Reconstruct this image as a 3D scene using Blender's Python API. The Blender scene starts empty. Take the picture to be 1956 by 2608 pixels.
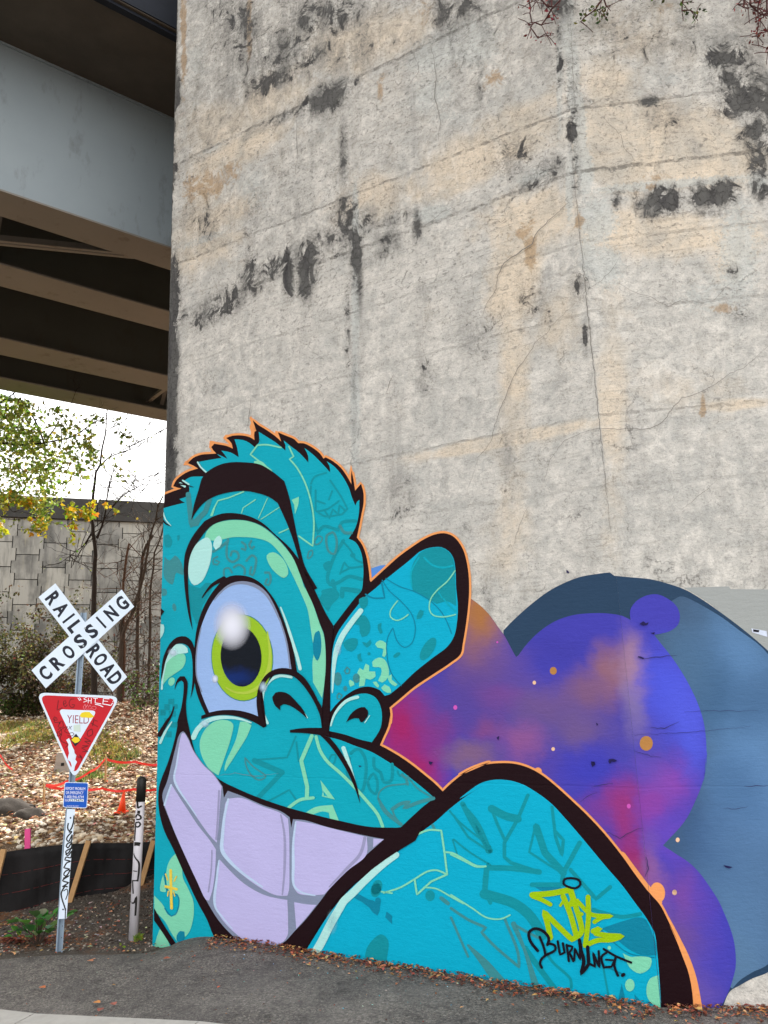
import bpy, bmesh, math, random
import numpy as np
from mathutils import Vector, Matrix, noise as mnoise
from mathutils.geometry import tessellate_polygon
random.seed(7); np.random.seed(7)
sc = bpy.context.scene
# ------------------------------------------------------------------ camera
PITCH, ROLL, CAMZ = math.radians(12.6), 0.038, 2.5
FPX, CX, CY = 1959.0, 978.0, 1304.0            # focal length and centre in photograph pixels (1956 x 2608)
FWD = Vector((0, math.cos(PITCH), math.sin(PITCH)))
_U0 = Vector((0, -math.sin(PITCH), math.cos(PITCH))); _R0 = Vector((1, 0, 0))
RGT = _R0*math.cos(ROLL) - _U0*math.sin(ROLL)
UPV = _R0*math.sin(ROLL) + _U0*math.cos(ROLL)
EYE = Vector((0, 0, CAMZ))
cam = bpy.data.cameras.new('camera'); camo = bpy.data.objects.new('camera', cam); sc.collection.objects.link(camo)
camo.matrix_world = Matrix(((RGT.x, UPV.x, -FWD.x, 0), (RGT.y, UPV.y, -FWD.y, 0), (RGT.z, UPV.z, -FWD.z, CAMZ), (0, 0, 0, 1)))
cam.sensor_fit = 'HORIZONTAL'; cam.sensor_width = 36; cam.lens = 36*FPX/1956; cam.clip_end = 2000; cam.clip_start = 0.05
sc.camera = camo
# ------------------------------------------------------------------ sky, sun, exposure
SUN_AZ, SUN_EL = Vector((0.25, 0.968)), math.radians(44)      # towards the sun: behind the pier
SKY_S = 0.12; SUN_S = 3.6; EXPO = 1.72
w = bpy.data.worlds.new('World'); sc.world = w; w.use_nodes = True
nt = w.node_tree; nt.nodes.clear()
def wn(t, **k):
    n = nt.nodes.new(t)
    for a, b in k.items(): setattr(n, a, b)
    return n
sky = wn('ShaderNodeTexSky', sky_type='NISHITA', sun_disc=False, sun_elevation=SUN_EL, sun_rotation=math.atan2(SUN_AZ.x, SUN_AZ.y), dust_density=2.0, air_density=1.0)
tc = wn('ShaderNodeTexCoord'); nz = wn('ShaderNodeTexNoise'); nz.inputs['Scale'].default_value = 2.2; nz.inputs['Detail'].default_value = 6
mr = wn('ShaderNodeMapRange'); mr.inputs[1].default_value = 0.34; mr.inputs[2].default_value = 0.50
mix = wn('ShaderNodeMix', data_type='RGBA'); mix.inputs[7].default_value = (6.9, 6.8, 6.7, 1)
bg = wn('ShaderNodeBackground'); bg.inputs[1].default_value = SKY_S; wo = wn('ShaderNodeOutputWorld')
L = nt.links.new
L(tc.outputs['Generated'], nz.inputs['Vector']); L(nz.outputs['Fac'], mr.inputs[0]); L(mr.outputs[0], mix.inputs[0])
L(sky.outputs[0], mix.inputs[6]); L(mix.outputs[2], bg.inputs[0]); L(bg.outputs[0], wo.inputs[0])
sl = bpy.data.lights.new('sun', 'SUN'); sl.energy = SUN_S; sl.angle = math.radians(0.6); sl.color = (1, 0.95, 0.86)
so = bpy.data.objects.new('sun', sl); sc.collection.objects.link(so)
sd = Vector((SUN_AZ.x*math.cos(SUN_EL), SUN_AZ.y*math.cos(SUN_EL), math.sin(SUN_EL)))
so.rotation_euler = sd.to_track_quat('Z', 'Y').to_euler(); so.location = (0, 0, 30)
vs = sc.view_settings; vs.view_transform = 'Standard'; vs.look = 'None'; vs.exposure = EXPO; vs.gamma = 1; vs.use_curve_mapping = False
sc.render.resolution_x = 768; sc.render.resolution_y = 1024

# ------------------------------------------------------------------ helpers: photograph geometry
def ray(px, py): return FWD + RGT*((px-CX)/FPX) - UPV*((py-CY)/FPX)
def at(px, py, Y):
    d = ray(px, py); return EYE + d*(Y/d.y)
def atz(px, py, z):
    d = ray(px, py); return EYE + d*((z-CAMZ)/d.z)
def proj(p):
    v = p-EYE; z = v.dot(FWD); return (CX+FPX*v.dot(RGT)/z, CY-FPX*v.dot(UPV)/z)
# ------------------------------------------------------------------ helpers: objects
def tag(o, label=None, cat=None, group=None, kind=None):
    if label: o['label'] = label
    if cat: o['category'] = cat
    if group: o['group'] = group
    if kind: o['kind'] = kind
    return o
def link(o, parent=None):
    sc.collection.objects.link(o)
    if parent: o.parent = parent; o.matrix_parent_inverse = Matrix.Translation(-parent.location)
    return o
def empty(name, loc, **k):
    o = bpy.data.objects.new(name, None); o.location = loc; o.empty_display_size = .1; link(o); tag(o, **k); return o
def mesh(name, verts, faces, mat, parent=None, smooth=False, **k):
    me = bpy.data.meshes.new(name); me.from_pydata([tuple(v) for v in verts], [], faces); me.validate()
    if isinstance(mat, (list, tuple)):
        for m in mat: me.materials.append(m)
    elif mat: me.materials.append(mat)
    if smooth: me.polygons.foreach_set('use_smooth', [True]*len(me.polygons))
    o = bpy.data.objects.new(name, me); link(o, parent); tag(o, **k); return o
class MB:
    def __init__(s): s.v = []; s.f = []; s.c = []
    def add(s, v, f, c=None):
        o = len(s.v); s.v += [tuple(p) for p in v]; s.f += [tuple(i+o for i in q) for q in f]
        if c is not None: s.c += [c]*len(v)
    def box(s, x0, x1, y0, y1, z0, z1, M=None):
        v = [Vector((x, y, z)) for x in (x0, x1) for y in (y0, y1) for z in (z0, z1)]
        if M: v = [M @ p for p in v]
        s.add(v, [(0, 1, 3, 2), (4, 6, 7, 5), (0, 4, 5, 1), (2, 3, 7, 6), (0, 2, 6, 4), (1, 5, 7, 3)])
    def beam(s, a, b, w_, h_, up=Vector((0, 0, 1))):     # box from a to b
        a = Vector(a); b = Vector(b); d = (b-a).normalized(); sd_ = d.cross(up).normalized(); u2 = sd_.cross(d)
        v = [p+sd_*sx*w_/2+u2*sz*h_/2 for p in (a, b) for sx, sz in ((-1, -1), (1, -1), (1, 1), (-1, 1))]
        s.add(v, [(3, 2, 1, 0), (4, 5, 6, 7), (0, 1, 5, 4), (1, 2, 6, 5), (2, 3, 7, 6), (3, 0, 4, 7)])
    def tube(s, pts, rad, n=6, c=None, cap=True):
        pts = [Vector(p) for p in pts]; vs_ = []; fs = []
        for i, p in enumerate(pts):
            d = (pts[min(i+1, len(pts)-1)]-pts[max(i-1, 0)]).normalized()
            a = d.cross(Vector((0.3, 1, 0.1))).normalized(); b = d.cross(a); r = rad[i] if hasattr(rad, '__len__') else rad
            for k in range(n): t = 2*math.pi*k/n; vs_.append(p+a*math.cos(t)*r+b*math.sin(t)*r)
        for i in range(len(pts)-1):
            for k in range(n): fs.append((i*n+k, i*n+(k+1) % n, (i+1)*n+(k+1) % n, (i+1)*n+k))
        if cap: fs.append(tuple(range(n-1, -1, -1))); fs.append(tuple((len(pts)-1)*n+k for k in range(n)))
        s.add(vs_, fs, c)
    def build(s, name, mat, parent=None, smooth=False, attr='col', **k):
        o = mesh(name, s.v, s.f, mat, parent, smooth, **k)
        if s.c and len(s.c) == len(s.v):
            a = o.data.color_attributes.new(attr, 'FLOAT_COLOR', 'POINT'); a.data.foreach_set('color', np.array([(*q[:3], 1) for q in s.c], dtype=np.float32).ravel())
        return o
# ------------------------------------------------------------------ helpers: materials
def lin(h):
    if isinstance(h, (tuple, list)): return tuple(h)
    h = h.lstrip('#'); r = []
    for i in (0, 2, 4):
        c = int(h[i:i+2], 16)/255; r.append(c/12.92 if c <= .04045 else ((c+.055)/1.055)**2.4)
    return tuple(r)
class NT:
    def __init__(s, name):
        s.m = bpy.data.materials.new(name); s.m.use_nodes = True; s.t = s.m.node_tree; s.t.nodes.clear()
        s.out = s.n('ShaderNodeOutputMaterial'); s.b = s.n('ShaderNodeBsdfPrincipled'); s.l(s.b.outputs[0], s.out.inputs[0]); s.b.inputs['Roughness'].default_value = .8
        s.b.inputs['Specular IOR Level'].default_value = .3
    def n(s, t, **k):
        n = s.t.nodes.new(t)
        for a, b in k.items(): setattr(n, a, b)
        return n
    def l(s, a, b): s.t.links.new(a, b)
    def set(s, inp, v):
        if hasattr(v, 'is_linked') or hasattr(v, 'links'): s.l(v, inp)
        elif v is not None:
            if inp.type == 'RGBA' and len(v) == 3: v = (*v, 1)
            inp.default_value = v
    def math(s, op, a, b=None, c=None, clamp=False):
        n = s.n('ShaderNodeMath', operation=op, use_clamp=clamp); s.set(n.inputs[0], a)
        if b is not None: s.set(n.inputs[1], b)
        if c is not None: s.set(n.inputs[2], c)
        return n.outputs[0]
    def vm(s, op, a, b=None):
        n = s.n('ShaderNodeVectorMath', operation=op); s.set(n.inputs[0], a)
        if b is not None: s.set(n.inputs[1], b)
        return n.outputs['Value'] if op in ('LENGTH', 'DOT_PRODUCT') else n.outputs[0]
    def noise(s, vec, scale, detail=4, rough=.55, dist=0.):
        n = s.n('ShaderNodeTexNoise'); s.set(n.inputs['Vector'], vec); n.inputs['Scale'].default_value = scale; n.inputs['Detail'].default_value = detail
        n.inputs['Roughness'].default_value = rough; n.inputs['Distortion'].default_value = dist; return n.outputs['Fac']
    def mr(s, v, a, b, c=0., d=1., smooth=False):
        n = s.n('ShaderNodeMapRange'); s.set(n.inputs[0], v)
        if smooth: n.interpolation_type = 'SMOOTHSTEP'
        for i, q in zip((1, 2, 3, 4), (a, b, c, d)): s.set(n.inputs[i], q)
        return n.outputs[0]
    def mix(s, f, a, b, bt='MIX'):
        n = s.n('ShaderNodeMix', data_type='RGBA', blend_type=bt); s.set(n.inputs[0], f); s.set(n.inputs[6], a); s.set(n.inputs[7], b); return n.outputs[2]
    def uv(s): n = s.n('ShaderNodeUVMap'); n.uv_map = 'UVMap'; return n.outputs[0]
    def obj(s): return s.n('ShaderNodeTexCoord').outputs['Object']
    def attr(s, name): return s.n('ShaderNodeAttribute', attribute_name=name)
    def scl(s, v, x, y, z=1): return s.vm('MULTIPLY', v, (x, y, z))
    def color(s, c): s.set(s.b.inputs['Base Color'], c)
    def bump(s, h, strength=.4, dist=.01):
        n = s.n('ShaderNodeBump'); n.inputs['Strength'].default_value = strength; n.inputs['Distance'].default_value = dist; s.l(h, n.inputs['Height']); s.l(n.outputs[0], s.b.inputs['Normal'])
def simple(name, c, rough=.7, var=.12, scale=6, bump=.0, metal=0., spec=.3):
    k = NT(name); c = lin(c); v = k.obj(); nn = k.noise(v, scale, 6, .65)
    k.color(k.mix(nn, tuple(x*(1-var*1.6) for x in c), tuple(min(1, x*(1+var*1.6)) for x in c)))
    k.b.inputs['Roughness'].default_value = rough; k.b.inputs['Metallic'].default_value = metal; k.b.inputs['Specular IOR Level'].default_value = spec
    if bump: k.bump(k.noise(v, scale*8, 6, .7), bump, .01)
    return k.m
# ------------------------------------------------------------------ wall planes of the pier and the P -> wall mapping
CORN = atz(1684, 2569, 0); LDIR = Vector((-.8745, .4850, 0)).normalized(); RDIR = Vector((.9917, -.129, 0)).normalized()
LNRM = Vector((-LDIR.y, LDIR.x, 0)).normalized(); LNRM = LNRM if LNRM.y < 0 else -LNRM
RNRM = Vector((RDIR.y, -RDIR.x, 0)).normalized(); RNRM = RNRM if RNRM.y < 0 else -RNRM
PIERH = 14.0
_c0 = proj(CORN); _c1 = proj(CORN+Vector((0, 0, 9)))
def side(px, py):      # <0 on the left face, >0 on the right face
    xc = _c0[0]+(_c1[0]-_c0[0])*(py-_c0[1])/(_c1[1]-_c0[1]); return px-xc
def onplane(px, py, s):
    n = LNRM if s < 0 else RNRM; d = ray(px, py); return EYE + d*((CORN-EYE).dot(n)/d.dot(n))
def wall_uv(p, s):
    return ((-(p-CORN).dot(LDIR)) if s < 0 else (p-CORN).dot(RDIR), p.z)
# left edge of the left face: from the photograph
UL = (onplane(406, 1700, -1)-CORN).dot(LDIR)
class Pl(list):
    gid = 0
_gid = [0]
def newg(): _gid[0] += 1; return _gid[0]
def G(q, g): r = Pl(q); r.gid = g; return r
def crom(pts, closed=True, step=7.):     # Catmull-Rom with corner flags
    n = len(pts); out = []
    rng = range(n) if closed else range(n-1)
    for i in rng:
        p1 = pts[i]; p2 = pts[(i+1) % n]
        p0 = pts[(i-1) % n] if (closed or i > 0) else p1; p3 = pts[(i+2) % n] if (closed or i+2 < n) else p2
        if p1[2]: p0 = (2*p1[0]-p2[0], 2*p1[1]-p2[1], 0) if True else p0
        if p2[2]: p3 = (2*p2[0]-p1[0], 2*p2[1]-p1[1], 0)
        L_ = math.hypot(p2[0]-p1[0], p2[1]-p1[1]); m = max(1, int(L_/step)); m = min(m, 12)
        def tj(t, a, b): return t+max(1e-6, math.hypot(b[0]-a[0], b[1]-a[1]))**.5
        t0 = 0; t1 = tj(t0, p0, p1); t2 = tj(t1, p1, p2); t3 = tj(t2, p2, p3)
        for k in range(m):
            t = t1+(t2-t1)*k/m
            def lp(a, b, ta, tb): u = (t-ta)/(tb-ta); return (a[0]+(b[0]-a[0])*u, a[1]+(b[1]-a[1])*u)
            A1 = lp(p0, p1, t0, t1); A2 = lp(p1, p2, t1, t2); A3 = lp(p2, p3, t2, t3)
            B1 = lp(A1, A2, t0, t2); B2 = lp(A2, A3, t1, t3); out.append(lp(B1, B2, t1, t2))
    if not closed: out.append((pts[-1][0], pts[-1][1]))
    return out
ZR = {'Z1': (400, 1040, .33755), 'Z2': (400, 1400, .33755), 'Z3': (400, 1800, .36166), 'Z4': (800, 1300, .30139), 'Z5': (750, 1750, .30139),
      'Z6': (1150, 1900, .36166), 'Z7': (1200, 1400, .4557), 'Z8': (1500, 1900, .32), 'Z9': (0, 2150, .3014), 'P': (0, 0, 1.), 'Z0': (0, 980, .2592),
      'A': (60, 1460, .18686), 'B': (60, 1720, .18686), 'C': (100, 2040, .18083), 'D': (0, 1700, .2592), 'N': (400, 0, .48222), 'M': (1156, 0, .48222), 'K': (1156, 600, .48222), 'J': (400, 600, .48222)}
def pp(s):       # "Z1 x,y x,y! Z2 x,y" -> [(px, py, corner)]
    out = []; z = ZR['P']
    for t in s.split():
        if t in ZR: z = ZR[t]; continue
        c = t.endswith('!'); x, y = t.rstrip('!').split(','); out.append((z[0]+float(x)*z[2], z[1]+float(y)*z[2], 1 if c else 0))
    return out
def poly(s): return [G(crom(pp(s)), newg())]
def ell(s, rx, ry, ang=0, n=22):
    x, y, _ = pp(s)[0]; c, sn = math.cos(math.radians(ang)), math.sin(math.radians(ang))
    return [G([(x+rx*math.cos(t)*c-ry*math.sin(t)*sn, y+rx*math.cos(t)*sn+ry*math.sin(t)*c) for t in [2*math.pi*k/n for k in range(n)]], newg())]
def stroke(s, wd, taper=None, closed=False, round_=True, step=6.):      # ribbon: list of quads, width in P px
    pts = crom(pp(s) if isinstance(s, str) else s, closed, step); n = len(pts); out = []
    if n < 2: return []
    if closed: pts = pts+[pts[0]]; n += 1
    L_ = []; R_ = []
    for i, p in enumerate(pts):
        a = pts[i-1] if i else (pts[-2] if closed else p); b = pts[i+1] if i+1 < n else (pts[1] if closed else p)
        dx, dy = b[0]-a[0], b[1]-a[1]; q = math.hypot(dx, dy) or 1; t = i/(n-1)
        ww = wd/2*(1 if taper is None else (taper[0]+(taper[1]-taper[0])*2*t if t < .5 else taper[1]+(taper[2]-taper[1])*(2*t-1)))
        L_.append((p[0]-dy/q*ww, p[1]+dx/q*ww)); R_.append((p[0]+dy/q*ww, p[1]-dx/q*ww))
    for i in range(n-1): out.append([L_[i], L_[i+1], R_[i+1], R_[i]])
    if round_ and not closed:
        for i, tt in ((0, 0), (n-1, 2)):
            r = wd/2*(1 if taper is None else taper[tt])
            if r > 1.0: out.append([(pts[i][0]+r*math.cos(k*math.pi/5), pts[i][1]+r*math.sin(k*math.pi/5)) for k in range(10)])
    g = newg(); return [G(q, g) for q in out]
def clip(poly_, sgn):
    out = []; n = len(poly_)
    for i in range(n):
        a = poly_[i]; b = poly_[(i+1) % n]; sa = side(*a)*sgn; sb = side(*b)*sgn
        if sa >= 0: out.append(a)
        if (sa > 0 and sb < 0) or (sa < 0 and sb > 0):
            t = sa/(sa-sb); out.append((a[0]+(b[0]-a[0])*t, a[1]+(b[1]-a[1])*t))
    return out
def lay(name, polys, mat, layer, parent, **k):     # a coat of paint on the pier: polygons in P, real sheets on the wall planes
    V = []; F = []; U = []; micro = 0
    for pl in polys:
        for sgn in (-1, 1):
            q = clip(pl, sgn)
            if len(q) < 3: continue
            n_ = LNRM if sgn < 0 else RNRM
            if len(q) > 4: tris = tessellate_polygon([[Vector((a, b, 0)) for a, b in q]])
            else: tris = [tuple(range(len(q)))]
            o = len(V)
            for a, b in q:
                p = onplane(a, b, sgn); uu = wall_uv(p, sgn); V.append(p+n_*(.0012*layer+micro)); U.append(uu)
            for t in tris:
                t = list(t); nn = (V[o+t[1]]-V[o+t[0]]).cross(V[o+t[2]]-V[o+t[0]])
                if nn.length < 1e-10: continue
                if nn.dot(n_) < 0: t.reverse()
                F.append(tuple(o+i for i in t))
        micro = (micro+.00002) % .0008
    if not F: return None
    me = bpy.data.meshes.new(name); me.from_pydata([tuple(v) for v in V], [], F); me.materials.append(mat)
    uvl = me.uv_layers.new(name='UVMap'); li = np.zeros(len(me.loops), dtype=np.int32); me.loops.foreach_get('vertex_index', li)
    uvl.data.foreach_set('uv', np.array(U, dtype=np.float32)[li].ravel())
    o = bpy.data.objects.new(name, me); link(o, parent); tag(o, **k); return o
def puv(s):
    x, y, _ = pp(s)[0]; sg = -1 if side(x, y) < 0 else 1; return wall_uv(onplane(x, y, sg), sg)
# ------------------------------------------------------------------ ground shape
_ctrl = []
def _g(px, py, Y): p = at(px, py, Y); _ctrl.append((p.x, p.y, p.z))
for x in (-6, -3, 0, 3, 7, 12):
    for y in (-6, 0, 4, 6.4): _ctrl.append((x, y, -.0 if x > -2.2 else -.12))
for x in (-1.6, -.8, 0, 1, 2, 3, 4.5): _ctrl.append((x, 8.2 if x < 1 else 6.8, 0))
_ctrl += [(-1.9, 8.2, -.02), (-1.5, 7.2, 0), (-2.0, 7.0, -.02), (-5.5, 6.5, -.15), (-8, 8, -.2), (12, 8, 0), (20, 14, 0), (3, 12, 0), (-2.45, 7.6, -.08), (-2.1, 9.0, -.03)]
_g(395, 2418, 9.05); _g(300, 2432, 8.75); _g(150, 2428, 8.7); _g(0, 2443, 8.6); _g(60, 2436, 8.65)
_g(290, 2380, 9.4); _g(150, 2375, 9.5); _g(20, 2390, 9.3)
for a in ((0, 2340, 10.5), (90, 2318, 10.6), (180, 2290, 10.75), (290, 2268, 10.9), (400, 2232, 11.0), (-150, 2350, 10.4), (230, 2330, 10.0), (350, 2300, 10.2), (460, 2225, 11.1)): _g(*a)
for a in ((0, 2176, 12.3), (200, 2155, 12.4), (400, 2150, 12.5), (-200, 2180, 12.3), (520, 2140, 12.6), (60, 2100, 13.2), (250, 2090, 13.4), (400, 2085, 13.6),
          (0, 2040, 14.8), (130, 2030, 15), (300, 2030, 15.2), (420, 2010, 15.4), (0, 1960, 17), (150, 1955, 17.2), (280, 1960, 17.4), (420, 1950, 17.2),
          (0, 1890, 20), (100, 1885, 20), (220, 1870, 20.4), (300, 1835, 20), (350, 1870, 19.6), (420, 1915, 19.), (270, 1812, 21.3), (320, 1790, 21.5), (345, 1800, 21.8), (380, 1835, 21.5), (430, 1880, 21), (480, 1900, 21),
          (50, 1840, 23), (150, 1838, 23.5), (220, 1820, 23.5), (-200, 1850, 22), (0, 1800, 30), (200, 1790, 31), (420, 1790, 31), (-300, 1800, 30), (700, 1800, 30)): _g(*a)
_ctrl += [(-30, 30, 2.2), (-40, 12, 0), (-30, -20, 0), (30, -20, 0), (40, 30, 1), (0, 32, 2.2), (0, 20, 1.0), (-14, 38, 2.3), (20, 45, 2.2), (-40, 50, 2.3), (-12, 10, -.1), (-12, 15, 1.0)]
_CP = np.array(_ctrl); _D = np.sqrt(((_CP[:, None, :2]-_CP[None, :, :2])**2).sum(-1)+.04)
_A = np.zeros((len(_CP)+3,)*2); _A[:-3, :-3] = _D+np.eye(len(_CP))*.02; _A[:-3, -3] = 1; _A[:-3, -2:] = _CP[:, :2]; _A[-3, :-3] = 1; _A[-2:, :-3] = _CP[:, :2].T
_Wt = np.linalg.solve(_A, np.concatenate([_CP[:, 2], [0, 0, 0]]))
def gz_raw(x, y):
    x = np.atleast_1d(np.asarray(x, float)); y = np.atleast_1d(np.asarray(y, float)); out = np.zeros(len(x))
    for i in range(0, len(x), 20000):
        a, b = x[i:i+20000], y[i:i+20000]
        d = np.sqrt((a[:, None]-_CP[None, :, 0])**2+(b[:, None]-_CP[None, :, 1])**2+.04)
        out[i:i+20000] = d @ _Wt[:-3]+_Wt[-3]+_Wt[-2]*a+_Wt[-1]*b
    return out
def edgeY(x):       # back edge of the asphalt
    xs = np.array([-60, -6., -4.1, -3.5, -2.95, -2.6, -2.3, -1.8, 60]); ys = np.array([8.7, 8.68, 8.66, 8.72, 8.8, 9.0, 9.2, 9.6, 9.6]); return np.interp(x, xs, ys)
def bumpn(x, y):
    return np.array([mnoise.fractal(Vector((a*1.1, b*1.1, 0)), .9, 2.1, 5) for a, b in zip(x, y)])
def gz(x, y, rough=True):
    x = np.atleast_1d(np.asarray(x, float)); y = np.atleast_1d(np.asarray(y, float)); z = gz_raw(x, y)
    far = np.clip((y-edgeY(x)-.05)/.7, 0, 1); amp = np.where(y > 12.3, .10, .05)*np.clip(1-(y-26)/10, 0, 1)
    if rough: z = z+far*amp*bumpn(x, y)
    return z
def gpt(px, py, it=60):          # where the view ray of a pixel meets the ground
    lo = 2.; d = ray(px, py); prev = None
    Y = 5.
    while Y < 60:
        p = EYE+d*(Y/d.y)
        if p.z < gz([p.x], [p.y])[0]: break
        Y += .15
    a, b = Y-.15, Y
    for _ in range(10):
        m = (a+b)/2; p = EYE+d*(m/d.y)
        if p.z < gz([p.x], [p.y])[0]: b = m
        else: a = m
    return EYE+d*(b/d.y)
# ------------------------------------------------------------------ materials of the ground
def ground_mat():
    k = NT('dirt_and_gravel'); v = k.obj(); n1 = k.noise(v, .8, 6, .6); n2 = k.noise(v, 14, 8, .75); n3 = k.noise(v, 60, 4, .7)
    soil = k.mix(n2, lin('#4a3a2b'), lin('#8a6f54')); chip = k.mix(n3, lin('#a08f7a'), lin('#d8ccba'))
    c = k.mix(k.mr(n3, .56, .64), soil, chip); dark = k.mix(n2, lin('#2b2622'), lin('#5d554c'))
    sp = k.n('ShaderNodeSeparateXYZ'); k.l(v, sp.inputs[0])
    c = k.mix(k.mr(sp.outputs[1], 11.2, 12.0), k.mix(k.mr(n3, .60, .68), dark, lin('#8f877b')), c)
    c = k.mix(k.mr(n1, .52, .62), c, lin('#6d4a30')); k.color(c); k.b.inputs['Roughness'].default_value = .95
    k.bump(k.math('ADD', n2, k.math('MULTIPLY', n3, .6)), .9, .03); return k.m
def asphalt_mat():
    k = NT('asphalt'); v = k.obj(); n1 = k.noise(v, 1.3, 6, .6); n2 = k.noise(v, 45, 5, .75)
    vo = k.n('ShaderNodeTexVoronoi'); k.l(v, vo.inputs['Vector']); vo.inputs['Scale'].default_value = 90
    bw = k.n('ShaderNodeSeparateColor'); k.l(vo.outputs['Color'], bw.inputs[0])
    c = k.mix(k.mr(n2, .35, .65), lin('#35322f'), lin('#807a73')); c = k.mix(k.mr(bw.outputs[0], .84, 1, 0, .6), c, lin('#a39c92'))
    c = k.mix(k.mr(bw.outputs[1], .9, 1, 0, .6), c, lin('#4c3a33')); c = k.mix(k.mr(n1, .4, .7, 0, .5), c, lin('#3c3a3a'))
    c = k.mix(k.math('MULTIPLY', k.mr(k.noise(v, 7, 6, .7), .5, .62), .45), c, lin('#2d2a28')); c = k.mix(k.mr(k.noise(v, .55, 4, .5), .5, .7, 0, .4), c, lin('#8b857f'))
    k.color(c); k.b.inputs['Roughness'].default_value = .9
    k.bump(k.math('ADD', k.math('MULTIPLY', vo.outputs['Distance'], .8), n2), .8, .012); return k.m
M = {}
M['ground'] = ground_mat(); M['asphalt'] = asphalt_mat()
# ------------------------------------------------------------------ ground sheets
def grid_sheet(name, xs, ys, zf, mat, keep=None, **k):
    X, Y = np.meshgrid(xs, ys); Z = zf(X.ravel(), Y.ravel()); nx = len(xs); V = np.stack([X.ravel(), Y.ravel(), Z], 1)
    F = []
    for j in range(len(ys)-1):
        for i in range(nx-1):
            if keep and not keep((xs[i]+xs[i+1])/2, (ys[j]+ys[j+1])/2): continue
            F.append((j*nx+i, j*nx+i+1, (j+1)*nx+i+1, (j+1)*nx+i))
    o = mesh(name, V.tolist(), F, mat, None, True, **k); return o
def gaps(a, b, fine0, fine1, st, big):
    r = list(np.arange(fine0, fine1, st)); x = fine0; s_ = st
    while x > a: s_ = min(s_*1.35, big); x -= s_; r.insert(0, x)
    x = r[-1]; s_ = st
    while x < b: s_ = min(s_*1.35, big); x += s_; r.append(x)
    return np.array(r)
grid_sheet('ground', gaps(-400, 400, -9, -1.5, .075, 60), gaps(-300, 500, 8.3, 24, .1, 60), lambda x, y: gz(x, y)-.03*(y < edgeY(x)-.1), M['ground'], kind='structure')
def asph():
    xs = gaps(-30, 30, -4.6, 3.2, .08, 3); V = []; F = []; T = np.concatenate([np.linspace(-14, 5.5, 12), np.linspace(6, 1, 1)*0+5.9]); N = 26
    for x in xs:
        e = edgeY(x)[()] if hasattr(edgeY(x), 'shape') else edgeY(x)
        e = e+.05*mnoise.fractal(Vector((x*3, 0, 0)), 1, 2, 4)
        ys = list(np.linspace(-14, 5.4, 8))+list(np.linspace(5.7, e, N))
        for y in ys: V.append([x, y, 0])
    V = np.array(V); V[:, 2] = gz(V[:, 0], V[:, 1])+.012; n = 8+N
    V[n-1::n, 2] -= .03
    for i in range(len(xs)-1):
        for j in range(n-1): F.append((i*n+j, (i+1)*n+j, (i+1)*n+j+1, i*n+j+1))
    return mesh('asphalt_path', V.tolist(), F, M['asphalt'], None, True, kind='structure')
asph()
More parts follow.
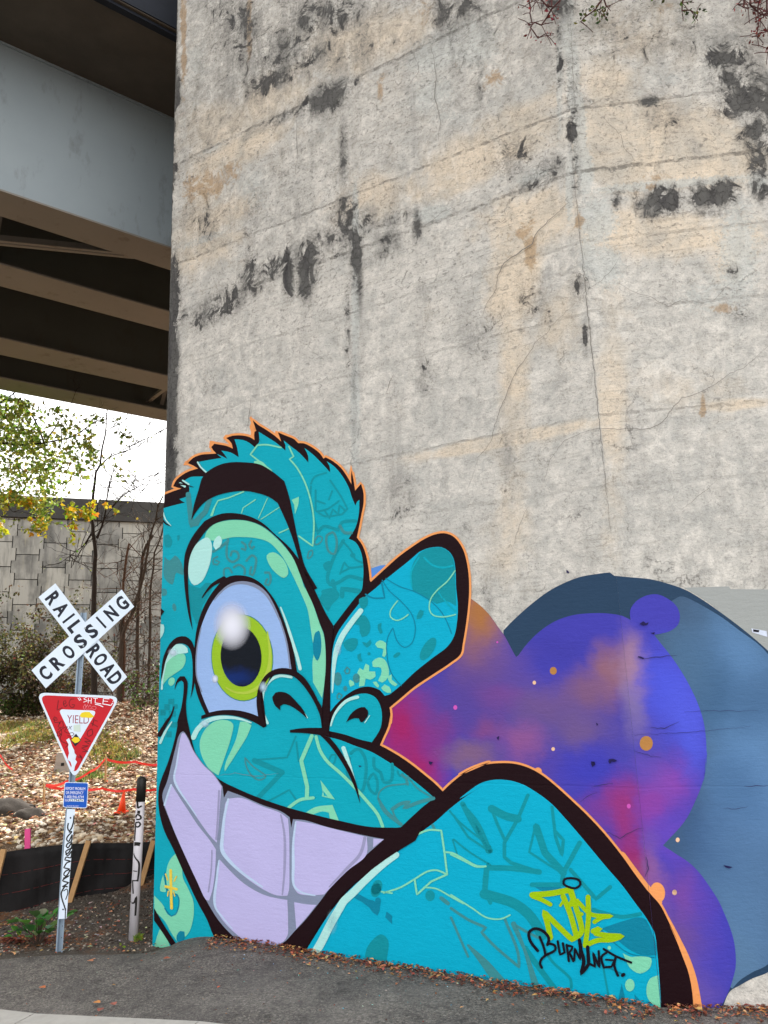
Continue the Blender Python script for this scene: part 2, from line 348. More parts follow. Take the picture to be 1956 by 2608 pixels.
# ------------------------------------------------------------------ concrete
def paint_bump(k, uv):
    """relief shared by bare and painted concrete"""
    st = k.scl(uv, 6, 28); brush = k.noise(st, 1.0, 5, .65, .4); pit = k.noise(uv, 34, 6, .7); big = k.noise(uv, 3, 4, .6)
    return brush, pit, big
def concrete_mat():
    k = NT('weathered_concrete'); uv = k.uv(); at_ = k.attr('stain'); sc_ = k.n('ShaderNodeSeparateColor'); k.l(at_.outputs['Color'], sc_.inputs[0])
    blk, warm, rust = sc_.outputs; pal = at_.outputs['Alpha']
    sepuv = k.n('ShaderNodeSeparateXYZ'); k.l(uv, sepuv.inputs[0]); vv = sepuv.outputs[1]
    hi = k.mr(vv, 3.6, 5.2)
    n_a = k.noise(uv, .9, 7, .62, .6); n_b = k.noise(uv, 8, 9, .74, .4); n_c = k.noise(uv, 26, 7, .75); n_r = k.noise(k.scl(uv, 1, .75), 5, 8, .70, .9); n_s = k.noise(k.scl(uv, 5, .7), 1, 7, .65, .3)
    n_f = k.noise(uv, 75, 4, .7); n_w = k.noise(k.vm('ADD', uv, (7.3, 2.1, 0)), 1.15, 7, .6, .8)
    c = k.mix(k.mr(n_b, .34, .62), lin('#9d9b96'), lin('#dbd6cd'))
    c = k.mix(k.mr(n_a, .40, .66, 0, .8), c, k.mix(n_c, lin('#aeaba5'), lin('#e4dfd6')))
    wf = k.math('MULTIPLY', k.mr(k.math('ADD', k.math('MULTIPLY', n_w, .6), k.math('ADD', k.math('MULTIPLY', n_r, .5), k.math('MULTIPLY', warm, .5))),   .62, .82), k.mr(k.math('ADD', warm, k.math('MULTIPLY', n_a, .3)), .0, .5, .12, 1.))
    c = k.mix(k.math('MULTIPLY', wf, .72), c, k.mix(n_c, lin('#cdb79a'), lin('#eadac2')))
    # cool grey washes
    c = k.mix(k.math('MULTIPLY', k.mr(k.noise(k.vm('ADD', uv, (1.3, 9.1, 0)), 1.6, 8, .62, 1.), .46, .66), .5), c, k.mix(n_c, lin('#878986'), lin('#b5b5b0')))
    c = k.mix(k.math('MULTIPLY', k.mr(k.math('ADD', pal, k.math('MULTIPLY', k.math('SUBTRACT', n_c, .5), 1.6)), .35, .55), .75), c, k.mix(n_b, lin('#a3a8a6'), lin('#d0d1cb')))
    # each pour has its own tone; board marks; grime towards the top
    pj = k.math('ADD', vv, k.math('MULTIPLY', k.math('SUBTRACT', k.noise(uv, 2.2, 5, .6), .5), .22))
    wn_ = k.n('ShaderNodeTexWhiteNoise', noise_dimensions='1D'); k.l(k.math('FLOOR', k.math('DIVIDE', k.math('SUBTRACT', pj, LIFTS[0][0]), abs(LIFTS[0][0]-LIFTS[1][0]))), wn_.inputs['W'])
    c = k.mix(k.math('MULTIPLY', wn_.outputs[0], k.mr(n_r, .35, .65, .05, .45)), c, lin('#8d8f8d'))
    bm_ = k.noise(k.scl(uv, 1.5, 34), 1, 4, .6); c = k.mix(k.math('MULTIPLY', k.mr(bm_, .5, .66, 0, .32), k.mr(n_a, .42, .58)), c, lin('#8a857b'))
    c = k.mix(k.math('MULTIPLY', k.mr(vv, 4.6, 10.5, 0, .5), k.mr(k.math('ADD', n_c, n_r), .8, 1.15)), c, lin('#7b766c'))
    # vertical run-off
    c = k.mix(k.mr(n_s, .54, .72, 0, .45), c, lin('#8b8883')); c = k.mix(k.mr(n_s, .30, .42, .30, 0), c, lin('#e2dcd2'))
    # rust and olive patches
    c = k.mix(k.mr(k.math('ADD', rust, k.math('MULTIPLY', k.math('SUBTRACT', n_r, .5), 2.4)), .40, .70, 0, .6), c, k.mix(n_c, lin('#6d5a38'), lin('#b98f5c')))
    # dark etched texture
    etch = k.noise(k.scl(uv, 20, 26), 1, 7, .76, .9); e2 = k.mr(etch, .53, .62, 0, .66); c = k.mix(k.math('MULTIPLY', e2, k.math('ADD', k.mr(n_a, .34, .60, .15, .75), k.mr(vv, 4.5, 8.5, 0, .5))), c, lin('#5f5d5a'))
    # fine speckle
    c = k.mix(k.mr(n_f, .57, .66, 0, .5), c, lin('#5b5954'), )
    sk = k.noise(k.scl(uv, 1, .8), 38, 7, .8, .6); c = k.mix(k.math('MULTIPLY', k.mr(sk, .50, .60, 0, .8), k.math('ADD', k.mr(n_r, .50, .64, .06, .55), k.mr(blk, .05, .4, 0, .4))), c, lin('#5c5952')); c = k.mix(k.mr(sk, .30, .40, .35, 0), c, lin('#efe8dc'))
    # form lines
    jit = k.math('MULTIPLY', k.math('SUBTRACT', k.noise(uv, 5, 6, .65), .5), .10)
    line = None
    for lv, wd, s_ in LIFTS:
        d = k.math('ABSOLUTE', k.math('SUBTRACT', k.math('ADD', vv, jit), lv)); f = k.mr(d, wd*.5, wd, s_, 0); line = f if line is None else k.math('MAXIMUM', line, f)
    line = k.math('MULTIPLY', line, k.mr(n_b, .44, .58)); c = k.mix(line, c, lin('#57544e'))
    # black algae with ragged edges
    bn = k.math('ADD', k.math('MULTIPLY', k.math('SUBTRACT', n_r, .5), 2.6), blk); bf = k.mr(bn, .45, .60); bm = k.math('MULTIPLY', bf, k.mr(blk, .02, .2))
    c = k.mix(k.math('MULTIPLY', bm, .93), c, k.mix(n_c, lin('#0e0e10'), lin('#37353a')))
    soft = k.math('MULTIPLY', k.mr(blk, .12, .55, 0, .8), k.mr(k.math('ADD', n_s, k.math('MULTIPLY', n_r, .6)), .66, .86)); c = k.mix(soft, c, lin('#5d5c59'))
    # hairline cracks
    vo = k.n('ShaderNodeTexVoronoi', feature='DISTANCE_TO_EDGE'); vo.inputs['Scale'].default_value = 1.5
    wv = k.n('ShaderNodeTexNoise'); k.l(uv, wv.inputs['Vector']); wv.inputs['Scale'].default_value = 3.5; wv.inputs['Detail'].default_value = 8; wv.inputs['Roughness'].default_value = .65
    k.l(k.vm('ADD', uv, k.vm('SCALE', k.vm('SUBTRACT', wv.outputs['Color'], (.5, .5, .5)))), vo.inputs['Vector'])
    for nd in k.t.nodes:
        if nd.type == 'VECT_MATH' and nd.operation == 'SCALE': nd.inputs[3].default_value = .5
    cr = k.math('MULTIPLY', k.mr(vo.outputs['Distance'], .002, .009, .45, 0), k.mr(k.noise(uv, 1.7, 4, .5), .55, .62)); c = k.mix(cr, c, lin('#4f4d49'))
    vo2 = k.n('ShaderNodeTexVoronoi', feature='DISTANCE_TO_EDGE'); vo2.inputs['Scale'].default_value = 13
    k.l(k.vm('ADD', uv, k.vm('SCALE', k.vm('SUBTRACT', wv.outputs['Color'], (.5, .5, .5)))), vo2.inputs['Vector'])
    for nd in k.t.nodes:
        if nd.type == 'VECT_MATH' and nd.operation == 'SCALE' and nd.inputs[3].default_value != .5: nd.inputs[3].default_value = .22
    cr2 = k.math('MULTIPLY', k.math('MULTIPLY', k.mr(vo2.outputs['Distance'], .01, .07, .62, 0), k.math('MULTIPLY', k.mr(blk, .14, .42), k.mr(n_c, .42, .56))), hi); c = k.mix(cr2, c, lin('#2f2d2a'))
    k.color(c); k.b.inputs['Roughness'].default_value = .92; k.b.inputs['Specular IOR Level'].default_value = .15
    br, pit, big = paint_bump(k, uv)
    h = k.math('ADD', k.math('ADD', k.math('MULTIPLY', n_b, .5), k.math('MULTIPLY', pit, .7)), k.math('MULTIPLY', etch, .9))
    h = k.math('SUBTRACT', h, k.math('ADD', k.math('MULTIPLY', line, .9), k.math('ADD', cr, cr2))); k.bump(h, .7, .016); return k.m
LIFTS = []
for s_, wd, st in (('P 1440,285', .022, .6), ('P 1440,448', .028, .7), ('P 1325,2', .028, .7), ('P 1500,1062', .018, .4), ('P 1470,620', .02, .35), ('P 1480,800', .02, .3), ('P 1520,1240', .02, .25), ('P 600,1970', .012, .6)):
    LIFTS.append((puv(s_)[1], wd, st))
M['concrete'] = concrete_mat()
M['concrete_plain'] = simple('bare_concrete_side', '#8d8a84', .9, .2, 2, .5)
# ------------------------------------------------------------------ the pier
pier = empty('bridge_pier', CORN, label='tall weathered concrete bridge pier with a huge teal cartoon face mural on its base', cat='bridge pier')
# stains: (P x, y, rx, ry, angle, strength) -> channel
BLK = [(690, 205, 75, 26, -30, .75), (800, 140, 60, 20, -35, .6), (830, 250, 70, 28, -28, .85), (720, 300, 60, 14, -30, .5), (900, 205, 20, 14, -30, .7), (780, 690, 22, 60, 0, .95), (735, 690, 14, 70, 0, .85), (800, 640, 26, 40, 0, .6),
       (640, 720, 60, 34, -28, .5), (545, 770, 60, 22, -28, .45), (480, 800, 40, 18, -25, .4), (885, 570, 38, 80, 0, .6), (905, 640, 14, 90, 0, .75), (875, 400, 12, 90, 0, .5), (915, 700, 9, 100, 0, .6), (930, 560, 30, 40, 0, .5),
       (1062, 575, 10, 40, 0, .8), (985, 640, 60, 24, -35, .42), (440, 730, 18, 60, 0, .8), (440, 880, 14, 130, 0, .8), (436, 1060, 12, 120, 0, .8), (434, 1180, 12, 90, 0, .75), (428, 300, 12, 60, 0, .8), (440, 450, 12, 40, 0, .6), (442, 120, 10, 140, 0, .55),
       (600, 100, 60, 100, 0, .34), (830, 40, 110, 60, 0, .46), (700, 180, 180, 60, -28, .34), (740, 380, 60, 20, -20, .25), (900, 130, 120, 60, -20, .32), (1130, 40, 40, 60, 0, .5), (1190, 20, 40, 30, 0, .6), (1430, 15, 40, 40, 0, .55),
       (1650, 258, 26, 12, -8, .95), (1690, 515, 48, 32, -12, 1.), (1640, 520, 30, 16, -20, .6), (1570, 510, 12, 20, 0, .7), (1780, 500, 22, 28, 0, 1.), (1820, 500, 34, 28, -5, .95), (1850, 490, 30, 30, 0, .85), (1935, 480, 24, 30, 0, .8), (1800, 540, 90, 14, 0, .42), (1660, 545, 30, 10, 0, .6),
       (1860, 180, 70, 90, 0, .52), (1920, 240, 60, 60, 0, .85), (1880, 270, 60, 30, -20, .7), (1940, 330, 50, 90, 0, .62), (1840, 140, 40, 50, 0, .5), (1930, 420, 26, 30, 0, .7), (1600, 100, 160, 60, 0, .26), (1690, 300, 70, 50, 0, .3),
       (1458, 320, 16, 60, 0, .6), (1465, 430, 14, 90, 0, .45), (1450, 240, 14, 60, 0, .42), (1395, 430, 50, 30, -25, .45), (1310, 400, 70, 50, -25, .38), (1490, 860, 6, 40, 0, .6), (1505, 960, 8, 40, 0, .3), (1250, 30, 60, 20, 0, .3),
       (1360, 760, 90, 90, 0, .27), (1210, 860, 70, 90, 0, .25), (1080, 960, 60, 70, 0, .24), (1010, 1260, 60, 80, 0, .30), (1300, 1180, 80, 90, 0, .2), (1480, 720, 50, 60, 0, .3), (1000, 1420, 60, 60, 0, .3), (1100, 1450, 60, 60, 0, .28), (1240, 1540, 40, 40, 0, .3),
       (1865, 690, 26, 20, 0, .35), (1885, 795, 40, 40, 0, .3), (640, 560, 30, 60, 0, .25), (760, 540, 30, 60, 0, .25), (1660, 1060, 60, 40, 0, .18), (1640, 1240, 60, 50, 0, .2)]
WRM = [(560, 320, 110, 60, -28, .7), (620, 370, 140, 40, -25, .7), (560, 560, 110, 40, -25, .6), (520, 640, 110, 40, -25, .7), (700, 240, 160, 60, -25, .6), (900, 120, 130, 60, -25, .7), (1000, 90, 120, 50, -25, .6), (1260, 370, 160, 60, -22, .9), (1300, 300, 160, 30, -20, .6),
       (1180, 460, 180, 30, -20, .6), (950, 500, 120, 60, -10, .6), (1350, 560, 120, 60, -10, .9), (1310, 700, 60, 140, 0, .8), (1310, 950, 40, 180, 0, .7), (1420, 820, 60, 90, 0, .5), (1600, 100, 100, 80, 0, .5), (1600, 370, 160, 100, 0, 1.), (1760, 380, 140, 80, 0, 1.), (1850, 400, 90, 40, 0, .9),
       (1540, 200, 90, 60, 0, .7), (1700, 600, 220, 50, 0, .8), (1600, 560, 60, 50, 0, .6), (1560, 1050, 40, 260, 0, .55), (1850, 650, 60, 80, 0, .6), (1760, 980, 160, 60, 0, .3), (1290, 1120, 200, 14, -11, 1.), (1880, 1030, 80, 12, -4, 1.), (1560, 1330, 40, 160, 0, .5), (1300, 1300, 60, 200, 0, .35), (500, 500, 60, 200, 0, .4)]
RST = [(545, 470, 30, 40, 0, .8), (500, 480, 40, 40, 0, .75), (590, 440, 30, 30, -30, .6), (468, 80, 8, 160, 0, 1.), (635, 60, 8, 90, 0, .95), (1335, 590, 30, 18, -35, 1.), (1350, 640, 16, 60, 0, .9), (1655, 477, 14, 8, 0, 1.), (1665, 450, 30, 10, 0, .7), (1475, 560, 14, 20, 0, .9), (1790, 1040, 8, 36, 0, .9), (1840, 785, 40, 12, 0, .8), (1080, 30, 60, 60, 0, .4), (900, 170, 40, 30, 0, .4), (1300, 620, 20, 40, 0, .6), (970, 230, 10, 60, 0, .5), (1260, 200, 40, 40, 0, .6), (1700, 20, 30, 30, 0, .5)]
BLK += [(438, 760, 17, 90, 0, 1.2), (436, 900, 16, 110, 0, 1.2), (434, 1050, 15, 110, 0, 1.2), (432, 1180, 15, 90, 0, 1.2), (430, 1240, 14, 50, 0, 1.), (446, 230, 12, 60, 0, .9), (435, 350, 10, 60, 0, .8), (620, 60, 60, 70, 0, .5), (560, 30, 40, 60, 0, .4), (860, 30, 60, 40, 0, .6), (780, 50, 60, 50, 0, .5), (720, 130, 120, 60, -28, .45),
        (560, 790, 90, 26, -28, .6), (700, 680, 120, 30, -27, .55), (830, 610, 60, 26, -25, .55), (640, 690, 16, 60, 0, .6), (600, 750, 14, 40, 0, .6), (1000, 560, 70, 20, -20, .4), (990, 610, 40, 30, 0, .45), (520, 560, 60, 90, 0, .28), (1240, 60, 30, 50, 0, .3), (1220, 210, 14, 90, 0, .35), (1150, 90, 10, 60, 0, .4), (1300, 410, 60, 50, 0, .4), (900, 1000, 10, 160, 0, .3), (885, 820, 8, 120, 0, .45),
        (1425, 120, 10, 120, 0, .4), (1360, 470, 60, 20, -22, .5), (1510, 1120, 6, 100, 0, .2), (1700, 100, 120, 60, 0, .3), (1620, 40, 60, 40, 0, .3)]
PAL = [(905, 560, 10, 120, 0, .8), (905, 800, 10, 160, 0, .9), (905, 1050, 14, 200, 0, .8), (1445, 60, 16, 100, 0, 1.), (1460, 200, 16, 110, 0, 1.), (1475, 340, 18, 110, 0, 1.), (1492, 440, 20, 60, 0, 1.), (1425, 200, 8, 160, 0, .8), (1450, 480, 10, 90, 0, .9), (1520, 560, 50, 60, 0, .9), (1540, 680, 50, 60, 0, .8), (1700, 470, 240, 14, -5, .8), (1500, 650, 30, 80, 0, .7),
        (1120, 130, 110, 50, -24, .8), (1190, 110, 90, 70, -10, .8), (1100, 240, 90, 60, -20, .6), (1150, 300, 80, 30, 0, .5), (1100, 545, 50, 22, -12, .9), (1360, 450, 50, 20, -22, .7), (1880, 650, 60, 160, 0, .7), (1800, 760, 120, 60, 0, .5), (1930, 460, 30, 30, 0, .8), (1700, 200, 60, 24, 0, .5), (650, 480, 50, 90, 0, .5), (540, 380, 60, 14, -27, .5), (520, 610, 80, 14, -20, .6), (500, 160, 40, 90, 0, .5), (470, 330, 14, 90, 0, .4)]
def face(s):
    UW = UL if s < 0 else 6.5; st = .03
    us = np.arange(0, UW+st/2, st); us[-1] = UW; vs2 = np.concatenate([[-1.2, -.6], np.arange(-.45, PIERH, st), [PIERH]])
    D = LDIR if s < 0 else RDIR; U, Vv = np.meshgrid(us, vs2); P = np.array(CORN)[None, None]*np.array([1, 1, 0])+U[..., None]*np.array(D)+Vv[..., None]*np.array([0, 0, 1])
    P = P.reshape(-1, 3); R = P-np.array(EYE); z = R @ np.array(FWD); px = CX+FPX*(R @ np.array(RGT))/z; py = CY-FPX*(R @ np.array(UPV))/z
    col = np.zeros((len(P), 4), np.float32)
    for ch, lst in enumerate((BLK, WRM, RST, PAL)):
        for x, y, rx, ry, an, sg in lst:
            if (side(x, y) < -25 and s > 0) or (side(x, y) > 25 and s < 0): continue
            a = math.radians(an); dx = px-x; dy = py-y; q = ((dx*math.cos(a)+dy*math.sin(a))/rx)**2+((-dx*math.sin(a)+dy*math.cos(a))/ry)**2
            col[:, ch] = np.maximum(col[:, ch], sg*np.exp(-q*.75))
    # chipped arris: nudge the free edge
    P2 = P.copy(); n_ = np.array(LNRM if s < 0 else RNRM)
    if s < 0:
        e = np.exp(-((UW-U.ravel())/.035)**2); jit = np.array([mnoise.fractal(Vector((0, 0, v_*3.1)), .8, 2, 5) for v_ in vs2]); P2 -= (np.array(D)[None]*(e*(.012+.03*np.repeat(np.abs(jit), len(us))))[:, None])
    nx = len(us); F = []
    for j in range(len(vs2)-1):
        b = j*nx
        for i in range(nx-1): q = (b+i, b+i+1, b+nx+i+1, b+nx+i); F.append(q if s > 0 else q[::-1])
    o = mesh('concrete_face', P2.tolist(), F, M['concrete'], pier, True, label='left concrete face carrying most of the mural' if s < 0 else 'right concrete face beyond the vertical corner')
    me = o.data; ca = me.color_attributes.new('stain', 'FLOAT_COLOR', 'POINT'); ca.data.foreach_set('color', col.ravel())
    uvl = me.uv_layers.new(name='UVMap'); li = np.zeros(len(me.loops), dtype=np.int32); me.loops.foreach_get('vertex_index', li)
    uvs = np.stack([(-U if s < 0 else U).ravel(), Vv.ravel()], 1).astype(np.float32); uvl.data.foreach_set('uv', uvs[li].ravel()); return o
face(-1); face(1)
a = CORN+LDIR*(UL-.012); b = CORN.copy(); c = CORN+RDIR*6.5; back = Vector((.35, 1, 0)).normalized()*4.2
ring = [a, b, c, c+back, a+back]; zz = (-1.2, PIERH)
V = [Vector((p.x, p.y, z_)) for z_ in zz for p in ring]
mesh('pier_body', V, [(2, 3, 8, 7), (3, 4, 9, 8), (4, 0, 5, 9), (5, 6, 7, 8, 9)], M['concrete_plain'], pier)
_cl = [proj(CORN+Vector((0, 0, z_))) for z_ in (5.4, 6.2, 7.0, 7.9)]
def crackm():
    k = NT('crack_shadow_line'); k.color(lin('#6b6761')); return k.m
M['crack'] = crackm(); M['crack_dark'] = simple('shadowed_crack', '#2a2650', .9, .2, 20)
def rough_line(pts, amp, seed):
    rr = random.Random(seed); out = []
    for i in range(len(pts)-1):
        a_, b_ = pts[i], pts[i+1]; n = max(2, int(math.hypot(b_[0]-a_[0], b_[1]-a_[1])/9))
        for j in range(n): t = j/n; out.append((a_[0]+(b_[0]-a_[0])*t+rr.uniform(-amp, amp), a_[1]+(b_[1]-a_[1])*t+rr.uniform(-amp, amp), 0))
    out.append(pts[-1]); return out
for i, (s, wd) in enumerate((('M 610,1070 560,1120 500,1170 440,1230 415,1290 330,1350 270,1390 235,1460 225,1530 175,1610 160,1659', 4.0), ('K 720,280 780,240 830,190 880,110', 1.8), ('K 860,250 940,300 1040,330 1130,380 1200,340 1300,360 1370,345 1430,280 1480,240', 2.2),
                          ('K 1659,585 1600,640 1530,700 1440,740 1360,800 1290,835 1200,860 1155,910 1100,990 1040,1022 900,1025 760,1020 690,1040 580,1090 510,1190 480,1300', 2.6), ('K 1385,1300 1300,1370 1200,1450', 1.8), ('K 640,360 580,420 520,480 495,520 440,560 395,630 340,710 300,790 265,880 220,1000 200,1090 130,1180 100,1280 65,1380', 2.4),
                          ('K 395,1430 350,1530 310,1659', 1.8), ('N 740,640 745,800 735,930', 2.2), ('N 1450,240 1480,400 1470,520 1500,640 1490,740', 3.0), ('N 1360,280 1390,380 1320,470', 2.), ('J 500,860 490,960 475,1040', 2.2), ('J 1420,640 1430,690', 3), ('J 1250,740 1215,830', 3), ('N 1659,1060 1500,1130 1300,1290', 1.8),
                          ('M 760,600 880,720 900,790 985,890', 2.), ('M 610,30 640,600 ', 1.5), ('Z6 990,290 1060,270 1140,262', 3), ('Z6 910,390 960,350 1030,325', 2.2), ('Z7 930,600 970,610 1070,595 1150,590', 3.5), ('Z7 1000,990 1080,1000 1160,960', 3.5), ('Z7 905,1120 1000,1150 1060,1160', 2.6), ('Z7 1190,905 1400,900 1600,900', 1.8), ('Z7 900,1035 1100,1025 1300,1012 1560,985', 2.),
                          ('Z6 1090,600 1190,650 1290,590 1350,575', 3.5), ('Z3 130,450 200,480 300,470 420,490', 2.0), ('Z3 450,480 560,465 700,490 860,470', 2.), ('Z8 1230,320 1420,312', 3), ('Z8 1060,490 1170,500 1260,480', 2.4), ('Z6 1370,780 1385,860 1365,920', 5.), ('P '+' '.join(f'{a_-2:.0f},{b_:.0f}' for a_, b_ in [proj(CORN+Vector((0, 0, z_))) for z_ in (7.4, 6.6, 5.8, 5.0, 4.3, 3.7)]), 3.4))):
    dkp = s.startswith('Z6') or s.startswith('Z7') or s.startswith('Z8')
    lay('crack', [p for p in stroke(rough_line(pp(s), 1.6, i), wd*.55, (.4, 1., .3), step=50.)], M['crack_dark'] if dkp else M['crack'], 14, pier)
# ------------------------------------------------------------------ paint
PK = 0.78
def sepv(k, uv): n = k.n('ShaderNodeSeparateXYZ'); k.l(uv, n.inputs[0]); return n.outputs[1]
def paint_mat(name, hexc, blobs=(), base2=None, rough=.62, scuff=.5):
    k = NT(name); uv = k.uv(); br, pit, big = paint_bump(k, uv); c = tuple(x*PK for x in lin(hexc))
    col = k.mix(k.noise(uv, 2.2, 5, .6), tuple(x*.93 for x in c), tuple(x*1.06 for x in c))
    if base2: col = k.mix(k.mr(k.noise(uv, 1.1, 6, .6, .8), .42, .62), col, tuple(x*PK for x in lin(base2)))
    if blobs:
        wn_ = k.n('ShaderNodeTexNoise'); k.l(uv, wn_.inputs['Vector']); wn_.inputs['Scale'].default_value = 2.6; wn_.inputs['Detail'].default_value = 8; wn_.inputs['Roughness'].default_value = .62
        sv = k.n('ShaderNodeVectorMath', operation='SCALE'); k.l(k.vm('SUBTRACT', wn_.outputs['Color'], (.5, .5, .5)), sv.inputs[0]); sv.inputs[3].default_value = .38
        wu = k.vm('ADD', uv, sv.outputs[0])
        for s, rx, ry, hx, st in blobs:
            u, v = puv(s); d = k.vm('LENGTH', k.vm('MULTIPLY', k.vm('SUBTRACT', wu, (u, v, 0)), (1/rx, 1/ry, 0)))
            col = k.mix(k.mr(d, .08, 1.15, st, 0, True), col, tuple(x*PK for x in lin(hx)))
    pf = k.mr(k.noise(uv, 24, 7, .75), .665, .70, 0, scuff); col = k.mix(pf, col, tuple(x*.45 for x in c))
    k.color(col); k.b.inputs['Roughness'].default_value = rough; k.b.inputs['Specular IOR Level'].default_value = .1
    h = k.math('ADD', k.math('MULTIPLY', br, .6), k.math('ADD', k.math('MULTIPLY', pit, .55), big)); ln = None
    for lv, wd, s_ in LIFTS[3:]:
        f_ = k.mr(k.math('ABSOLUTE', k.math('SUBTRACT', k.math('ADD', k.n('ShaderNodeSeparateXYZ').outputs[1] if False else sepv(k, uv), k.math('MULTIPLY', big, .05)), lv)), .003, wd, 1, 0); ln = f_ if ln is None else k.math('MAXIMUM', ln, f_)
    h = k.math('SUBTRACT', h, k.math('MULTIPLY', ln, .22)); h = k.math('SUBTRACT', h, k.math('MULTIPLY', pf, 1.2)); k.bump(h, .42, .014); return k.m
DARK, TEAL, TEAL2, GRN, OLV, MINT, PALE = '#1d070e', '#04abc0', '#0797b5', '#0b94a2', '#3d8f96', '#84dbb6', '#b6ebe6'
PM = {n: paint_mat(n, h) for n, h in dict(maroon_black_paint=DARK, teal_paint=TEAL, deep_teal_paint=GRN, blue_teal_paint='#0686a3', olive_teal_paint=OLV, mint_paint=MINT, pale_mint_paint=PALE, orange_paint='#f5a262',
      lavender_paint='#c3bdec', grey_lilac_paint='#8791ab', pale_blue_paint='#c3d8f4', eye_blue_paint='#9dbdf0', lime_paint='#9dc62a', aqua_paint='#00b0d2', lime_light_paint='#b6cf4a', black_tag_paint='#150f1c', yellow_paint='#efd24e', lime_tag_paint='#a2c70a',
      light_blue_paint='#5a92e0', star_cream_paint='#f6c8a4', star_pink_paint='#d65cc0', amber_paint='#b98348', green_line_paint='#0d7a80', grey_patch_paint='#a4a8a6', white_paint='#d9e2f4', navy_paint='#2c4560').items()}
P_ = PM
# galaxy and moon
moon = lay('painted_moon', poly('Z7 180,452! 230,400 330,310 450,222 600,155 700,136 775,127! 800,146! 900,155 1000,165 1100,190 1200,226 1300,285 1400,355 1500,430 1600,512 1659,565 P 2060,1760 2140,1950 2150,2200 2050,2400 Z8 1425,1800 1300,1850 1200,1905 1120,1955 1050,2120! 800,2125! P 1500,2400! P 1300,1900!'), P_['navy_paint'], 1, pier, label='dark slate blue disc painted behind the purple cloud')
mb = paint_mat('mottled_blue_paint', '#46607e', [(s, r, r*1.3, h, st) for s, r, h, st in (('P 1880,1690', .55, '#6089b6', .9), ('P 1900,1900', .5, '#628cba', .9), ('P 1800,1760', .4, '#3f6288', .9), ('P 1820,2150', .55, '#3f5f8a', .9), ('P 1930,2050', .5, '#5e85b2', .8), ('P 1900,2350', .6, '#5a7fa8', .85), ('P 1740,1700', .35, '#4f7194', .7), ('P 1880,2470', .3, '#5f83a6', .6), ('P 1930,1780', .3, '#43658c', .7), ('P 1870,1990', .3, '#4a6f9a', .7))], base2='#3d566e')
lay('moon_disc', poly('Z7 1100,300! 1165,262 1185,262 1250,290 1330,335 1400,378 1500,452 1600,525 1659,585 P 2040,1800 2110,1980 2110,2200 2020,2360 Z8 1425,1735 1300,1800 1200,1865 1140,1930! P 1700,2400! P 1600,1700!'), mb, 2, moon)
gal_bl = [('P 1215,1600', .40, .62, '#a8714f', .95), ('P 1225,1540', .22, .3, '#b0753f', .9), ('P 1290,1700', .35, .3, '#6a52a0', .7), ('P 1380,1800', .5, .3, '#7a5a8c', .75), ('P 1500,1760', .32, .26, '#8a6076', .8), ('P 1560,1700', .22, .3, '#9a6a70', .85), ('P 1615,1710', .16, .45, '#a58096', .9),
          ('P 1610,1820', .14, .3, '#8d7ca8', .8), ('P 1020,1850', .5, .55, '#a3246a', 1.), ('P 1060,1960', .4, .3, '#a3246a', .95), ('P 1110,1870', .3, .3, '#8c2f86', .8), ('P 1240,1860', .25, .18, '#b0506a', .55), ('P 1200,1930', .4, .16, '#8f6a78', .8), ('P 1330,1890', .28, .22, '#a85f98', .8),
          ('P 1270,1780', .3, .16, '#8a4a9a', .7), ('P 1480,1860', .3, .2, '#7d5f90', .7), ('P 1590,2060', .20, .34, '#a03478', .9), ('P 1530,2050', .25, .25, '#8a3a8e', .6), ('P 1600,2180', .2, .3, '#9c2f70', .95), ('P 1630,2250', .14, .25, '#a03c62', .8), ('P 1700,1990', .3, .3, '#9048ae', .85), ('P 1660,2060', .16, .25, '#94409e', .8),
          ('P 1720,2130', .3, .25, '#6a48bc', .8), ('P 1660,2220', .14, .35, '#8c5c9c', .85), ('P 1750,2280', .25, .3, '#7f4aa0', .85), ('P 1740,2400', .3, .3, '#74508f', .8), ('P 1770,2520', .28, .3, '#6b55ac', .8), ('P 1690,2400', .1, .3, '#a06a80', .6), ('P 1420,1660', .4, .2, '#423fa8', .8), ('P 1200,1780', .7, .7, '#64488c', .6), ('P 1450,1850', .8, .35, '#6a5486', .4), ('P 1350,1960', .5, .3, '#6d4a86', .4), ('P 1640,1900', .3, .5, '#5a50b0', .5), ('P 1480,1950', .4, .25, '#3f40bb', .8), ('P 1700,1760', .3, .5, '#4f5ade', .9), ('P 1760,1850', .2, .5, '#5560e2', .8), ('P 1800,2350', .2, .6, '#4a44bb', .6)]
gm = paint_mat('galaxy_spray_paint', '#4643b2', gal_bl, scuff=.6)
cloud = lay('painted_cloud', poly('P 960,1960! P 960,1820! 1080,1740! 1150,1650! Z4 1280,700! 1322,742! 1400,800 1480,880 1560,990 1610,1060 1659,1150 Z7 240,580 252,600! 265,590! 310,530 380,460 470,400 570,366 680,355 780,358 850,372 890,393! 888,340 920,290 980,256 1040,250 1100,275 1150,320 1166,370 1155,420 1110,455 1050,471 1022,476! 1060,525 1120,600 1180,690 1230,780 1270,870 1298,960 1312,1060 1313,1180 1298,1300 Z8 938,40 935,130 920,230 890,330 840,450 780,570 720,650 650,725 588,790! 680,850 800,930 880,1010 960,1120 1030,1230 1080,1340 1120,1440 1150,1540 1165,1640 1166,1760 1142,1860 1112,1950 1070,2035 1020,2125! 700,2125! P 1500,2400! P 1000,2200!'), gm, 3, pier, label='purple and magenta galaxy cloud painted behind the figure')
lay('small_blue_cloud', poly('Z4 485,620! 478,560 485,490! 520,478 560,465 620,462! 640,520!'), P_['light_blue_paint'], 3, cloud)
